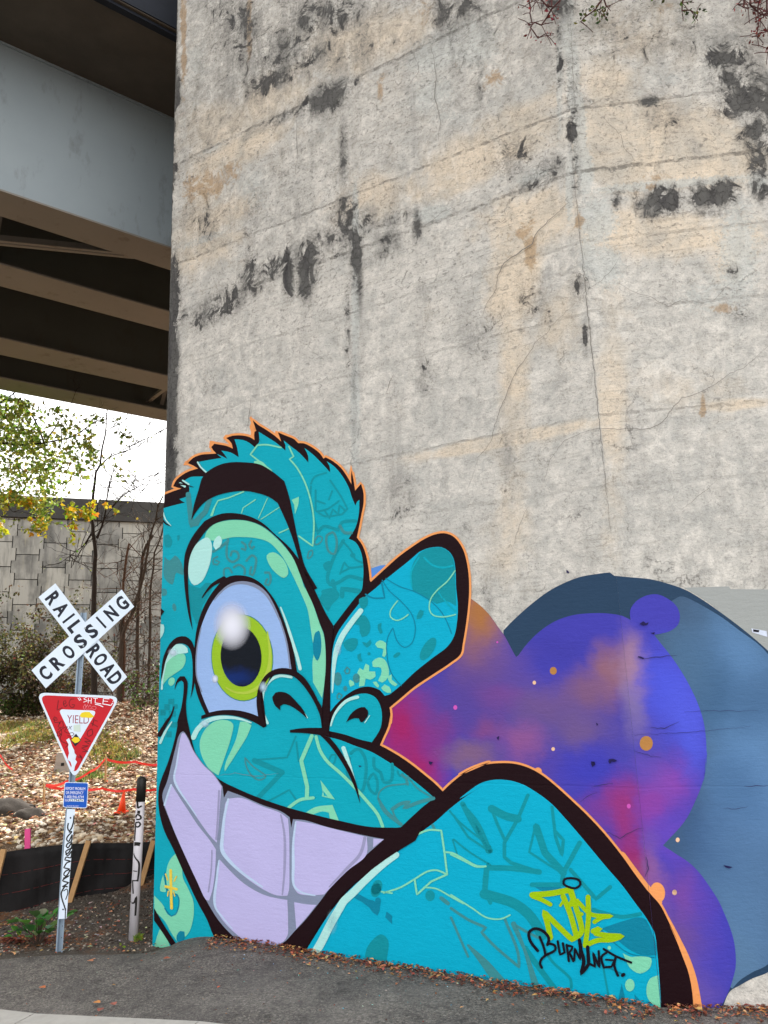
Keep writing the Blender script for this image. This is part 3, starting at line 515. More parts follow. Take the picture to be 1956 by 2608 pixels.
for s, rx, ry, m in (('Z7 460,677', 9, 10, 'amber_paint'), ('Z7 354,743', 4.5, 5, 'star_cream_paint'), ('Z7 147,517', 2.5, 2.5, 'star_pink_paint'), ('Z7 459,1114', 4.5, 5, 'star_cream_paint'), ('Z7 978,1082', 17, 19, 'amber_paint'), ('Z8 705,746', 5, 6, 'star_cream_paint'), ('Z8 680,1164', 6, 7, 'star_cream_paint'),
                     ('Z8 318,478', 5, 6, 'star_pink_paint'), ('Z4 1195,1665', 5, 6, 'star_pink_paint'), ('Z6 1570,1030', 5, 6.5, 'star_cream_paint')): lay('painted_star', ell(s, rx, ry, 0, 14), P_[m], 4, cloud)
# figure: dark silhouette first
OUT = 'Z1 50,655! 90,640 120,628 170,612 188,605! 160,600 125,588! 150,540 215,490 260,470 312,455! 275,432 235,415! 275,375 340,350 410,345 450,342! 425,315 412,293! 435,268! 480,275 530,285 575,305! 565,265 545,240 524,225! 570,208 640,205 700,217 738,240! 735,205 738,178! 752,170! 738,130 725,90! 765,125 830,165 900,215 940,252! 925,210 915,182! 970,205 1040,235 1068,264! 1110,265 1180,300 1235,345 1258,380! 1275,370! 1330,400 1390,450 1440,520 1470,575! 1466,520 1470,470! 1485,540 1497,622! 1520,595 1542,570! 1560,640 1560,720 1545,800 1530,880 1510,975! 1550,1030 1580,1110 1600,1220 1608,1300! Z4 482,605! 600,497 720,390 830,310 930,245 1020,205 1100,193 1170,215 1222,265 1265,340 1295,450 1310,570 1312,700 1300,850 1280,1000 1258,1130 1240,1215 1150,1290 1000,1390 850,1490 730,1590 640,1665! 648,1720 642,1800 Z5 812,240 795,330 760,410 725,490! 800,530 900,590 1000,660 1100,740 1190,815 1255,880! 1340,800 1440,725 1550,668 1650,636 Z6 60,205 130,165 200,138 330,120 450,125 550,155 640,205 740,285 850,385 960,490 1080,620 1200,770 1300,910 1400,1040 1465,1115 1530,1240 1590,1370 Z8 640,1420 700,1560 750,1690 790,1800 815,1920 827,2030 830,2130!'
outp = pp(OUT)
GL = 'P 1684,2578! 1600,2575 1500,2562 1380,2540 1250,2515 1100,2490 950,2470 800,2445 700,2430 620,2422 560,2412 500,2400 440,2425 400,2440! '
sil = crom(outp+[(a, b+22, c) for a, b, c in pp(GL)]+pp('P 380,2470! P 380,1260!'))
def clipedge(polys):      # keep the paint on the left face: nothing past its free edge
    res = []
    x0, y0 = proj(CORN+LDIR*(UL-.012)); x1, y1 = proj(CORN+LDIR*(UL-.012)+Vector((0, 0, 8)))
    f = lambda a: a[0]-(x0+(x1-x0)*(a[1]-y0)/(y1-y0))
    for pl in polys:
        o = []; n = len(pl)
        for i in range(n):
            a, b = pl[i], pl[(i+1) % n]; fa, fb = f(a), f(b)
            if fa >= 0: o.append((a[0], a[1]))
            if fa*fb < 0: t = fa/(fa-fb); o.append((a[0]+(b[0]-a[0])*t, a[1]+(b[1]-a[1])*t))
        if len(o) > 2: res.append(o)
    return res
fig = lay('painted_figure', clipedge([sil]), P_['maroon_black_paint'], 6, pier, label='dark outlined teal cartoon creature with one big eye and a grin painted across both faces')
# orange halo under the silhouette
oc = crom(outp, False, 6)
orr = stroke(OUT, 11, None, False, True, 6.)
tips = [poly('Z1 700,235! 712,180 700,140 712,110 700,72! 712,60! 740,110 770,150 760,220!')[0], poly('Z1 395,300! 400,245! 450,255 440,300!')[0], poly('Z1 200,430! 215,400! 260,385 250,430!')[0], poly('Z1 1455,600! 1452,500 1465,425! 1478,470 1492,560 1500,640!')[0], poly('Z1 890,215! 895,168! 930,180 945,262!')[0], poly('Z1 500,225! 520,200! 560,200 575,300!')[0]]
lay('orange_outline', clipedge(orr+tips), P_['orange_paint'], 5, fig)
wide = stroke('Z6 1200,770 1300,905 1400,1035 1455,1100', 20)+stroke('Z8 600,1340 700,1540 770,1700 815,1860 850,2100', 22, (.6, 1, 1.6))
lay('orange_outline', wide+ell('Z6 1450,1030', 19, 26, -8)+ell('Z6 610,178', 10, 10), P_['orange_paint'], 5, fig)
def fl(name, s, m, lay_=7, raw=None, **k):
    if raw is not None and not k:
        gs = {}
        for q in raw: gs.setdefault(getattr(q, 'gid', 0), []).append(q)
        for g in gs.values(): lay(name, clipedge(g), P_[m], lay_, fig)
        return
    return lay(name, clipedge(raw if raw is not None else poly(s)), P_[m], lay_, fig, **k)
FACE = ('Z1 20,765! 60,752 120,735 215,712! 190,700 172,685! 205,675 240,660! 248,610 235,570 212,545! 255,520 350,515! 375,492! 350,455 318,405! 400,390 490,375! 475,362 455,345! 500,365 535,383! 510,345 488,320! 560,335 620,370! 608,300 588,235! 650,240 700,262 745,300! 772,268! 775,220 770,178! 830,215 900,260 972,320! 972,280 958,243! 1010,285 1080,340 1145,410! 1143,360 1115,300! 1180,350 1250,420 1310,485! 1305,440 1283,400! 1340,440 1400,510 1450,600 1472,670 1500,735! 1512,705 1530,692! 1525,800 1500,900 1448,985! 1500,1010 1540,1080 1558,1180 1558,1290 Z2 1545,310 1500,360 1430,450 1380,515 1337,572! 1300,800! 1285,1370! Z5 300,423! 400,450 500,490 650,545 780,620 900,700 1000,780 1100,860 1187,937! 1100,1000 1000,1090 910,1175! P 700,2390! P 540,2440! P 380,2460! P 380,1290!')
skin = fl('teal_skin', FACE, 'teal_paint', 7)
fl('teal_ear', 'Z4 890,352! 950,325 1010,312 1080,312 1140,345 1180,405 1197,500 1203,650 1217,800 1210,950 1185,1065 1130,1150 1000,1250 850,1370 740,1475 645,1553! 600,1567! 560,1520 480,1490 400,1495 320,1530 240,1590 180,1650 140,1702! 142,1500 150,1300 165,1150 200,1040 280,920 350,830 430,735 520,660 600,590 700,510 800,430', 'aqua_paint', 7)
fl('teal_nostril_lobe', 'Z5 298,370! 308,300 338,220 390,150 460,92 540,60 620,55 690,90 730,160 743,250 732,340 702,400 657,465! 550,440 430,400', 'teal_paint', 7)
fl('teal_shoulder', 'Z6 300,237 400,240 500,268 600,325 700,400 800,505 900,620 1000,740 1100,860 1200,975 1300,1110 1380,1220 1430,1320 1447,1450 1460,1600 1470,1750 1475,1850! P 1690,2580! P 1400,2560! P 1100,2510! P 900,2480! P 770,2450! Z3 1045,1725! 1110,1620 1200,1480 1300,1350 1420,1230 1540,1140 Z5 830,1427 950,1330 1080,1220 1200,1130 1300,1040 1400,960 1500,890 1600,830 Z6 60,370 130,312 210,260', 'aqua_paint', 7)
# soft tonal variation of the skin
for s in ('Z1 800,240 900,290 1000,480 1100,700 1150,960 1100,940 1060,800 1000,560 880,430 740,330', 'Z2 1010,60 1120,380 1160,600 1180,900 1080,900 1040,640 960,420 880,280 900,120'): fl('skin_tone', s, 'teal_paint', 8)
def multi(name, specs, m, lay_=8, wd=8):
    o = None
    for q in specs:
        s, w_ = (q[0], q[1]) if isinstance(q, tuple) else (q, wd); tp = q[2] if isinstance(q, tuple) and len(q) > 2 else None
        o = lay(name, clipedge(stroke(s, w_, tp, False, True, 6.)), P_[m], lay_, fig)
    return o
# --- faint lettering and doodles under the highlights
multi('doodle_lines', ['Z1 1165,570 1190,520 1280,487', 'Z1 1200,620! 1200,770! 1270,815 1400,800! 1440,760! 1400,680 1310,545', 'Z1 1210,780 1290,760 1375,700', 'Z1 1270,775! 1305,830! 1330,762! 1370,800! 1380,730! 1420,770!', 'Z1 1210,700 1270,720', 'Z1 1325,625 1300,690',
    ('Z1 1190,860 1215,945! 1260,892 1370,920! 1400,862 1500,850', 8), 'Z1 1165,590 1160,700 1180,800 1195,870', ('Z1 1410,1000! 1360,1080 1320,1170 1290,1290 1310,1330 1380,1310 1450,1270 1545,1290', 9), 'Z1 1385,1250! 1415,1160! 1450,1200 1550,1192', 'Z1 1390,1240 1450,1210', 'Z1 1400,1000 1470,1080 1500,1140 1550,1165', ('Z2 1330,240 1345,300! 1260,320', 12), ('Z2 1400,350! 1400,295! 1525,312', 12),
    'Z3 685,375! 920,357! 980,210 ', ('Z3 690,378! 885,462!', 14), ('Z3 885,462! 720,635!', 12), 'Z3 985,250 1000,380', 'Z3 785,665! 935,585! 985,655!', ('Z5 480,560 540,520 600,600 605,760 570,880 500,830 450,720 470,600', 8), ('Z5 675,600 680,680 730,720 760,800 820,790 830,650', 8), ('Z5 630,780 670,730 705,800 690,900 640,860 625,800', 7), ('Z5 290,640 320,570 350,570 340,640 310,670', 5), ('Z5 875,710 895,750 920,730', 6)], 'deep_teal_paint', 8, 5)
multi('doodle_lines', [('Z6 90,420! 170,560 270,740! 120,640! 20,490', 6), ('Z6 90,420! 180,540 265,735!', 14, (.6, 1, 1.2)), ('Z6 280,430! 330,560! 380,665', 8), ('Z6 285,440! 380,490 470,512!', 20), ('Z6 540,345! 470,512! 375,680! 375,780! 420,820! 620,885!', 9), ('Z6 620,885! 430,860 250,855! 235,1040!', 14), ('Z6 235,1040! 450,1110 560,1200 640,1330', 26), ('Z6 595,550! 550,745! 680,830 790,895!', 6), ('Z6 600,570! 660,750! 790,890!', 18), ('Z6 710,430! 735,640! 780,770! 790,660! 735,600!', 8), ('Z6 905,680! 790,890! 780,975! 570,975!', 12), ('Z6 840,870! 1020,1075! 1120,990!', 10),
    ('Z6 600,1300 700,1500 840,1640 845,1700', 7), ('Z6 520,1420 620,1560 740,1720', 14), ('Z5 1425,985 1510,1150 1659,1380', 13), ('Z5 1315,1045 1400,1140 1659,1345', 5), ('Z5 1340,1290! 1385,1430!', 4), ('Z5 1350,1285 1480,1390 1659,1500', 5), ('Z5 1640,1500 1610,1620 1630,1750 1659,1820', 10), ('Z6 1060,1500 1110,1770', 5), ('Z6 1000,1150 1200,1200 1330,1180', 10)], 'deep_teal_paint', 8)
multi('doodle_lines', [('Z5 1172,1165 1185,1192', 7), ('Z5 960,815! 780,840 720,890 710,940! 760,1050 910,1170', 4), ('Z5 715,940 780,1050 905,1160', 9, (.5, 1, 1)), ('Z5 830,1030! 900,985 975,968! 930,1022! 1060,970 1180,938!', 9), ('Z5 835,1040 850,1090 890,1140', 5), ('Z5 910,740! 950,770! 960,820!', 7), ('Z5 960,750 1040,850 1170,930', 4),
    ('Z6 0,1205! 80,1390! 120,1480!', 6), ('Z6 120,1400! 240,1530 340,1660', 20, (.3, 1, 1.6)), ('Z6 0,1140 120,1220 245,1275! 215,1310! 300,1400 480,1555! 470,1450 380,1220!', 7), ('Z6 440,1250! 520,1440 600,1700!', 13, (1, .6, 1.4)), ('Z6 445,1255! 540,1310 620,1350', 7), ('Z1 240,650! 265,885! 370,780! 400,690', 13), ('Z1 265,885! 310,880! 340,800', 6), ('Z5 1245,1780 1300,1825', 10)], 'olive_teal_paint', 9)
# curls on the brow
multi('curl', [('Z1 460,1120 430,1135 430,1175 460,1180 475,1160 450,1150', 5), ('Z1 540,985 530,1060 535,1130 570,1160 620,1130 610,1085 570,1080 560,1110', 6), ('Z1 645,1010 670,1030 670,1070 645,1060', 6), ('Z1 715,1000 700,1030 720,1060 735,1045', 6), ('Z1 680,1150 720,1110 750,1130 745,1200 725,1260 705,1250 715,1200', 6), ('Z1 585,1200 620,1180 665,1210 665,1250', 6), ('Z1 510,1260 510,1215 545,1205 570,1240', 5), ('Z1 820,1240 850,1240 862,1290 845,1335 820,1325 835,1290', 6), ('Z1 430,1080 480,1050 540,1000', 7),
    ('Z1 1190,1010 1215,965 1250,975 1240,1010 1200,1030 1190,1010', 4), ('Z1 1285,960 1330,935 1360,1000 1340,1100 1300,1080 1280,1000 1285,960', 6), ('Z1 1140,1130 1150,1080 1175,1070 1175,1110 1150,1135 1140,1130', 4), ('Z1 1385,890 1420,940 1470,940', 8), ('Z3 625,360! 680,420 770,490 720,515 660,470 628,400 625,360', 4)], 'olive_teal_paint', 9)
dk = lambda s: poly(s)
fl('shade_patch', '', 'deep_teal_paint', 8, dk('Z2 240,262! 290,280 330,290 370,250 410,250 420,290 380,370 340,440 345,520 300,565! 260,450')+dk('Z1 60,960 90,950 120,1000 105,1050 70,1050')+dk('Z1 155,960 175,955 170,1000 158,1000')+dk('Z2 1225,380! 1250,330 1330,300 1365,310 1380,350 1320,420 1295,470!')+dk('Z1 1255,1180 1300,1150 1330,1165 1320,1200 1280,1230')+ell('Z1 1480,1110', 7, 6))
fl('shade_patch', '', 'olive_teal_paint', 8, dk('Z1 60,1120! 100,1150 140,1110 190,1170 200,1260 150,1240 120,1330 60,1280')+dk('Z2 45,290 75,300 75,345 45,350')+ell('Z2 135,435', 5, 10, -10))
fl('shade_patch', '', 'deep_teal_paint', 9, [ [(400+.33755*x, 1400+.33755*y), (400+.33755*(x+w_), 1400+.33755*y), (400+.33755*(x+w_), 1400+.33755*(y+h_)), (400+.33755*x, 1400+.33755*(y+h_))] for x, y, w_, h_ in ((90, 1125, 45, 40), (60, 1165, 40, 45), (120, 1165, 40, 35), (30, 1205, 40, 45), (95, 1215, 50, 45), (60, 1270, 45, 45), (110, 1300, 50, 40), (30, 1340, 40, 50), (75, 1370, 40, 45))])
fl('shade_patch', '', 'deep_teal_paint', 8, dk('Z4 890,365! 950,328 1020,315 1090,318 1140,350 1178,410 1192,500! 1198,650 1205,810! 1130,770 1040,790! 900,710! 840,680! 815,560 840,450'))
fl('doodle_lines', '', 'teal_paint', 9, stroke('Z4 935,400 1000,460 1090,485 1175,468', 5)+stroke('Z4 830,640 825,520 890,400', 4)+stroke('Z4 1055,690 1085,740', 3)+stroke('Z4 1100,750 1150,810 1200,850', 4))
multi('doodle_lines', [('Z4 580,590! 640,680 740,770 830,880 860,1000 830,1120 770,1158 710,1110 670,990! 625,1080 620,1220 660,1380 740,1480', 2.4), ('Z4 610,575 720,640 860,690 980,760 1080,860 1130,950 1165,1040', 2.4), ('Z4 575,610 600,740! 500,740 440,710', 4), ('Z8 100,1460 200,1560 330,1650 520,1680', 3), ('Z5 560,1790! 640,1850!', 6), ('Z3 1390,1320! 1500,1380! 1550,1450! 1560,1360!', 14), ('Z6 1070,1540 1200,1600', 4)], 'blue_teal_paint', 9)
fl('ear_spots', '', 'deep_teal_paint', 9, dk('Z4 390,890 430,885 470,940 478,1010 450,1060 410,1070 390,1030 385,970 340,960 350,920')+dk('Z4 250,1120 300,1085 370,1085 370,1140 330,1190 280,1180')+dk('Z4 410,1110 450,1120 480,1090 490,1120 450,1160')+ell('Z4 468,1211', 4, 4)+dk('Z4 545,960 575,950 570,990 585,1030 565,1045 545,1010')+dk('Z4 370,1220 400,1205 400,1240 415,1275 385,1275')+dk('Z4 900,840 930,850 910,910 870,920')+ell('Z4 967,1170', 14, 33, 32)+ell('Z4 703,1222', 5, 10, 55)+dk('Z4 385,750 450,730 455,800 410,840 390,800'))
fl('ear_spots', '', 'olive_teal_paint', 9, ell('Z4 205,1423', 10, 17)+ell('Z4 362,1417', 9, 12)+ell('Z4 268,1505', 5, 7)+stroke('Z4 283,1325 305,1345 300,1375 275,1380 262,1355 283,1325', 4)+stroke('Z4 215,1545 240,1560 225,1595 200,1590 200,1560 215,1545', 4))
fl('ear_spots', '', 'mint_paint', 9, dk('Z4 520,1130 560,1098 610,1120 620,1180 600,1240 580,1230 590,1170 540,1160')+dk('Z4 495,1280 550,1243 600,1260 635,1340 630,1410 580,1455 545,1440 570,1390 570,1330 500,1320')+dk('Z4 370,1370 390,1330 420,1350 440,1295 470,1310 470,1360 520,1360 525,1400 480,1430 440,1420 430,1480 385,1490 390,1430')+dk('Z4 300,1440 310,1430 340,1450 345,1475 310,1490')+dk('Z4 630,1400 660,1385 660,1430 710,1470 690,1485 640,1450')+dk('Z4 500,1450 530,1445 555,1480 545,1500')+dk('Z4 570,1500 600,1470 640,1490 655,1540 620,1540'))
fl('teal_spots', '', 'blue_teal_paint', 8, dk('Z6 1060,1282! 1180,1240 1300,1205! 1360,1212 1420,1330 1440,1400 1443,1470! 1350,1472 1270,1440 1200,1390 1120,1320')+dk('Z6 1200,1670! 1245,1860! 1165,1835!')+dk('Z6 1290,1745! 1400,1870! 1300,1860!')+dk('Z6 570,970 740,980 780,1000 700,1030 620,1010')+dk('Z3 1395,1325! 1460,1350! 1520,1360! 1560,1380! 1560,1455!')+dk('Z3 1620,1440! 1659,1470! 1659,1530! 1610,1480!'))
fl('teal_spots', '', 'deep_teal_paint', 8, ell('Z3 1545,1290', 13, 18, 15)+dk('Z3 1460,1797! 1490,1680 1580,1600 1630,1640 1620,1797!')+ell('Z5 700,1690', 13, 20, 20)+ell('Z5 1150,1760', 12, 14))
# --- mint letter lines
multi('mint_lines', [('Z1 940,298! 830,276 762,280! 710,350! 800,420 868,472', 4), ('Z1 1000,290 1035,365! 1005,385! 1060,450 1120,560 1165,700 1188,850 1180,1040! 1130,1005 1075,965', 4), ('Z1 658,630! 550,675! 465,698! 440,745! 415,810', 3.4), ('Z1 748,690! 655,752! 643,792', 2.6), ('Z1 838,680 770,830', 2.2), ('Z1 928,748 790,838', 2.2), ('Z1 1000,908 925,942', 3),
    ('Z3 1095,205! 1020,380! 1062,560! 1060,640! ', 10), ('Z3 1105,640! 1010,655 930,712', 8), ('Z3 1125,210 1150,300 1200,380 1300,470 1400,570 1480,660 1560,760 1595,850', 8), ('Z4 1195,510 1130,600 1050,670 990,750 980,840 1010,885 1100,900 1200,880', 3.2), ('Z4 710,765 650,850 650,900 700,930 760,910 800,880', 3.2),
    ('Z5 1050,1240 1140,1205 1245,1210! 1270,1380 1295,1580! 1160,1640! 1040,1750! 1020,1620!', 5), ('Z5 760,1735 900,1690 1020,1620 1130,1555 1210,1545 1290,1580', 4.5), ('Z5 1285,1392! 1340,1400 1400,1430 1550,1510 1620,1512', 5), ('Z5 1100,1690 1200,1700 1330,1770 1430,1825', 4), ('Z6 0,1045 150,1140 250,1205 350,1215 415,1187', 4), ('Z6 0,762 100,810 180,848 245,845', 4.5), ('Z3 1585,1300 1659,1310', 4)], 'mint_paint', 10)
fl('mint_shape', '', 'mint_paint', 10, dk('Z3 1155,515! 1220,600 1257,652! 1165,630! 1172,600!')+dk('Z3 1040,752! 1120,705 1240,690! 1288,808! 1235,795 1150,770'))
fl('mint_shape', '', 'teal_paint', 11, dk('Z3 1175,590! 1205,630! 1180,625!')+dk('Z3 1105,757! 1170,735 1215,745! 1222,790!'))
fl('mint_shape', '', 'mint_paint', 10, dk('Z1 738,400! 790,400 860,468! 800,440 735,420!')+dk('Z1 405,815! 430,750! 450,735! 425,812!')+dk('Z1 1020,692! 1075,668! 1072,720 1045,802! 1040,730!'))
# --- highlights
fl('brow_highlight', 'Z1 362,990! 380,930 430,880 510,852 600,844 700,854 800,895 880,957 960,1037 1035,1137 1085,1257 1120,1357 Z2 1132,300 1188,432 1233,562 1262,642 1276,760 1276,900 1262,1050 1250,1120! 1210,1050 1182,1000! 1178,850 1190,760 1180,700 1165,600 1140,450 1100,350 1050,240 Z1 970,1150 920,1080 850,1012 750,980 650,972 560,975 500,990 430,1000!', 'mint_paint', 10)
fl('shade_patch', 'Z2 1180,715! 1200,625 1225,610 1243,680 1238,790 1215,838 1190,800', 'blue_teal_paint', 11)
fl('brow_shine', 'Z1 390,975 418,1020 415,1120 385,1230 340,1310 285,1336 250,1290 242,1200 262,1100 312,1015', 'pale_mint_paint', 11)
fl('brow_shine', 'Z1 475,960 496,1000 480,1045 448,1068 430,1040 440,992', 'pale_mint_paint', 11)
fl('mint_spot', 'Z1 833,1110 880,1086 940,1120 985,1190 995,1250 965,1280 910,1250 852,1180', 'mint_paint', 11)
fl('cheek_mint', 'Z3 325,190 370,130 430,97 500,95 540,120 528,210 480,360 437,482! 375,440 322,350 305,260', 'mint_paint', 10)
fl('cheek_mint', 'Z3 590,105! 630,105 670,130! 640,205 560,335 482,455! 480,430! 490,390 560,230', 'mint_paint', 10)
fl('cheek_shine', '', 'pale_mint_paint', 11, stroke('Z3 262,215 290,160 350,105 430,78 520,75 600,88 668,112', 11, (1.2, .9, .3))+stroke('Z2 938,435 985,560 1025,690 1060,800 1085,898', 8, (.4, 1, 1.1))+stroke('Z2 840,1308 808,1235 798,1130 812,1050 860,985 930,952 1020,962', 9, (.7, 1, .7))+stroke('Z5 313,325 340,240 400,155 460,107 540,84', 7.5, (.5, 1, 1.1))+stroke('Z4 160,1540 170,1350 190,1200 240,1070 320,950 400,848', 13, (.2, 1.1, 1.0))
    +stroke('Z5 865,1415 750,1500 600,1635 500,1735 420,1810 Z3 1300,1400 1220,1540 1160,1660 1110,1745', 20, (.8, 1, 1.1))+stroke('Z5 420,515 450,600 490,720 530,840', 11, (1, .8, .2))+stroke('Z2 1105,1215 1140,1268', 3)+stroke('Z5 600,300 640,240', 2.4)+stroke('Z1 312,408 335,445 378,485', 4)+stroke('Z1 180,568 215,590', 6)+stroke('Z1 200,545 245,575', 4)+stroke('Z1 52,790 70,840 112,888', 4, (1, .8, .4))+stroke('Z2 42,1050 50,960 70,860', 5)+stroke('Z2 30,1455 70,1370 118,1298', 6, (1.2, 1, .4))+dk('Z2 20,560 55,565 58,620 30,670 20,660'))
fl('cheek_mint', '', 'mint_paint', 10, dk('Z2 45,1025! 55,900 90,840 150,787 210,787 222,830 200,890 140,935 85,975')+ell('Z2 115,995', 8, 11, 20))
fl('cheek_shine', 'Z2 62,880! 80,785 130,722 190,712 235,742 240,775 170,787 100,830', 'pale_mint_paint', 11)
fl('chin_mint', 'Z9 1500,70! 1450,120 1417,200 1415,330 1440,400 1500,420 1518,500 1490,580 1460,610 1422,590 1390,520 1310,430! 1310,560! 1400,650 1450,740 1510,830! 1560,790 1605,740 1640,620 1640,480 1600,380 1552,280 1543,180', 'mint_paint', 10)
fl('chin_mint', '', 'mint_paint', 10, dk('Z9 1385,258! 1365,330 1362,395 1410,402! 1400,330')+dk('Z9 1300,900! 1340,760 1370,700 1420,800 1450,880! 1380,910!'))
fl('teal_spots', '', 'blue_teal_paint', 11, dk('Z9 1500,770 1530,730 1565,735 1570,780 1540,830 1505,820')+stroke('Z9 1400,240 1405,330 1430,400 1505,425 1520,500 1490,590 1455,605 1400,540', 3))
fl('painted_cross', '', 'yellow_paint', 12, stroke('Z9 1450,218 1453,380 1458,538', 7)+stroke('Z9 1408,355 1500,378', 7)+stroke('Z9 1408,250 1425,300', 3.4)+stroke('Z9 1500,270 1480,310', 3.4)+stroke('Z9 1430,395 1425,435', 3)+stroke('Z9 1475,400 1485,435', 3), label='yellow cross shaped sparkle painted at the foot of the left edge')
fl('shoulder_mint', '', 'mint_paint', 10, dk('Z6 1208,1455! 1260,1480 1340,1478 1408,1492 1398,1560 1330,1598 1262,1562')+ell('Z6 1258,1680', 12, 16)+dk('Z6 1455,1610! 1400,1635 1375,1700 1388,1780 1475,1858!')+ell('Z6 1113,1418', 4.5, 5))
# --- dark features
fl('eyebrow', 'Z1 265,842! 285,730 318,620 345,530 372,490! 430,450 500,420 580,408 680,410 780,425 880,482 965,550! 1000,660 1030,800 1060,950 1090,1080 1125,1200 1215,1358! 1185,1372! 1125,1260 1075,1138! 1030,990 990,880 950,790 915,715! 850,670 760,640 660,625 550,635 450,662 370,705 305,775', 'maroon_black_paint', 12, label='thick dark arched eyebrow')
fl('eye_socket_line', 'Z2 275,607! 250,520 228,400 212,260 207,160 Z1 207,1230 215,1110 250,1010 300,930 365,852! 420,822 500,795 600,793 700,815 800,865 900,955 1000,1045 1075,1138! 1130,1240 1190,1360 Z2 1235,390 1290,500 1337,573! 1325,700 1316,850 1312,1000 1312,1190 1302,1370! 1250,1352! 1250,1190! 1265,1050 1278,900 1278,760 1265,640 1235,560 1190,430 1130,300 Z1 1085,1255 1032,1130 960,1030 880,950 800,890 700,852 600,840 510,848 430,878 385,915 320,1000 270,1080 245,1170 240,1280 Z2 240,240 244,330 256,450', 'maroon_black_paint', 12)
fl('eye_outline', '', 'maroon_black_paint', 12, dk('Z2 600,193 700,205 785,250 850,320 910,410 960,530 1003,650 1035,760 1062,918! 1020,930! 900,930! 800,1060! 832,1330! 810,1343! 740,1302 640,1264 530,1246 420,1256 340,1278! 340,1252! 372,1240! 330,1150 300,1060 288,960 284,850 290,720 305,600 335,490 380,390 440,300 510,225 560,200')+stroke('Z2 347,362 375,320 430,262 510,220', 8, (.3, 1, 1.6)))
ew = fl('eye_white', 'Z2 640,248 560,263 490,310 420,400 370,500 335,600 310,720 300,850 310,960 340,1080 400,1228! 480,1212 600,1210 700,1230 772,1257! 762,1180 762,1080 790,1000 840,930 900,905 960,897 1020,900! 1002,780 970,650 930,520 880,410 820,320 740,268', 'eye_blue_paint', 13, label='pale blue white of the big eye')
lay('eye_shade', clipedge(stroke('Z2 440,380 500,310 560,268 640,250 740,270 820,325 880,415 930,525', 8, (.3, 1.2, .5))), P_['grey_lilac_paint'], 14, fig)
lay('eye_shade', clipedge(stroke('Z2 930,520 975,660 1000,790 1010,890', 4)+stroke('Z2 345,1070 308,960 302,850 312,720 340,590', 3)), P_['grey_lilac_paint'], 14, fig)
lay('iris_rim', ell('Z2 650,815', 79, 111, -3, 40), P_['green_line_paint'], 14, fig)
lay('iris', ell('Z2 650,815', 77.3, 109, -3, 40), P_['lime_paint'], 15, fig, label='lime green ring of the iris')
lay('iris_light', stroke('Z2 840,620 860,760 850,900 790,1020 700,1075 600,1075 530,1040', 11, (.3, 1, .3)), P_['lime_light_paint'], 16, fig)
PM['pupil'] = paint_mat('pupil_paint', '#0e1520', [('Z2 560,960', .40, .16, '#0b2c70', 1.)]); lay('pupil', ell('Z2 643,808', 52, 76, -3, 36), PM['pupil'], 17, fig, label='black pupil shading to navy blue at the bottom')
def soft(name, s, rx, ry, hexc, a0, lay_, pw=1.4):     # a puff of spray: paint thinning out towards its edge
    k = NT(name+'_spray'); at_ = k.attr('puff'); tr = k.n('ShaderNodeBsdfTransparent'); mx = k.n('ShaderNodeMixShader')
    k.color(tuple(x*PK for x in lin(hexc))); sp = k.n('ShaderNodeSeparateColor'); k.l(at_.outputs['Color'], sp.inputs[0])
    k.l(sp.outputs[0], mx.inputs[0]); k.l(tr.outputs[0], mx.inputs[1]); k.l(k.b.outputs[0], mx.inputs[2]); k.l(mx.outputs[0], k.out.inputs[0])
    x, y, _ = pp(s)[0]; V = []; A = []; F = []; R, N = 10, 32
    for i in range(R+1):
        q = i/R
        for j in range(N):
            t = 2*math.pi*j/N; V.append(onplane(x+rx*q*math.cos(t), y+ry*q*math.sin(t), -1)+LNRM*.0012*lay_); A.append(a0*max(0, 1-q**pw)**1.1 if i < R else 0)
    for i in range(R):
        for j in range(N): F.append((i*N+j, i*N+(j+1) % N, (i+1)*N+(j+1) % N, (i+1)*N+j))
    o = mesh(name, V, F, k.m, fig); ca = o.data.color_attributes.new('puff', 'FLOAT_COLOR', 'POINT'); ca.data.foreach_set('color', np.array([(a, a, a, 1) for a in A], np.float32).ravel()); return o
soft('eye_glint', 'Z2 575,570', 50, 66, '#f0f2ff', 1., 19, 2.0); soft('eye_glint', 'Z2 448,975', 9, 12, '#dbe6fb', 1., 19, 2.5); soft('cheek_glint', 'Z2 130,775', 14, 12, '#d7e6fa', .8, 19); soft('nose_glint', 'Z2 810,1035', 12, 16, '#c3e0f5', .9, 19)
soft('cheek_glint', 'Z2 370,1310', 14, 12, '#c6e6f5', .8, 19); soft('ear_glint', 'Z2 1375,745', 9, 20, '#c9e4fb', .5, 19); soft('shoulder_glint', 'Z3 1240,1510', 16, 34, '#b5e4ea', .4, 19)
fl('nose_line', 'Z2 772,1257! 760,1150 775,1040 830,945 900,902 980,893 1062,918! 1120,965 1180,1055 1230,1150 1252,1190 1252,1352! 1240,1260 1210,1180 1160,1090 1100,1010 1040,957 980,939 910,940 850,970 807,1050 795,1130 805,1230 832,1330! 800,1335!', 'maroon_black_paint', 18)
fl('nostril', 'Z2 876,1110 900,1078 950,1072 1000,1090 1060,1150 1110,1210 1140,1274! 1080,1222 1020,1182 960,1165 935,1180 937,1210! 900,1180', 'maroon_black_paint', 13)
fl('nostril', 'Z5 442,298! 480,230 540,180 600,168 628,200 622,250 578,298! 562,290 550,264 510,262 470,277', 'maroon_black_paint', 13)
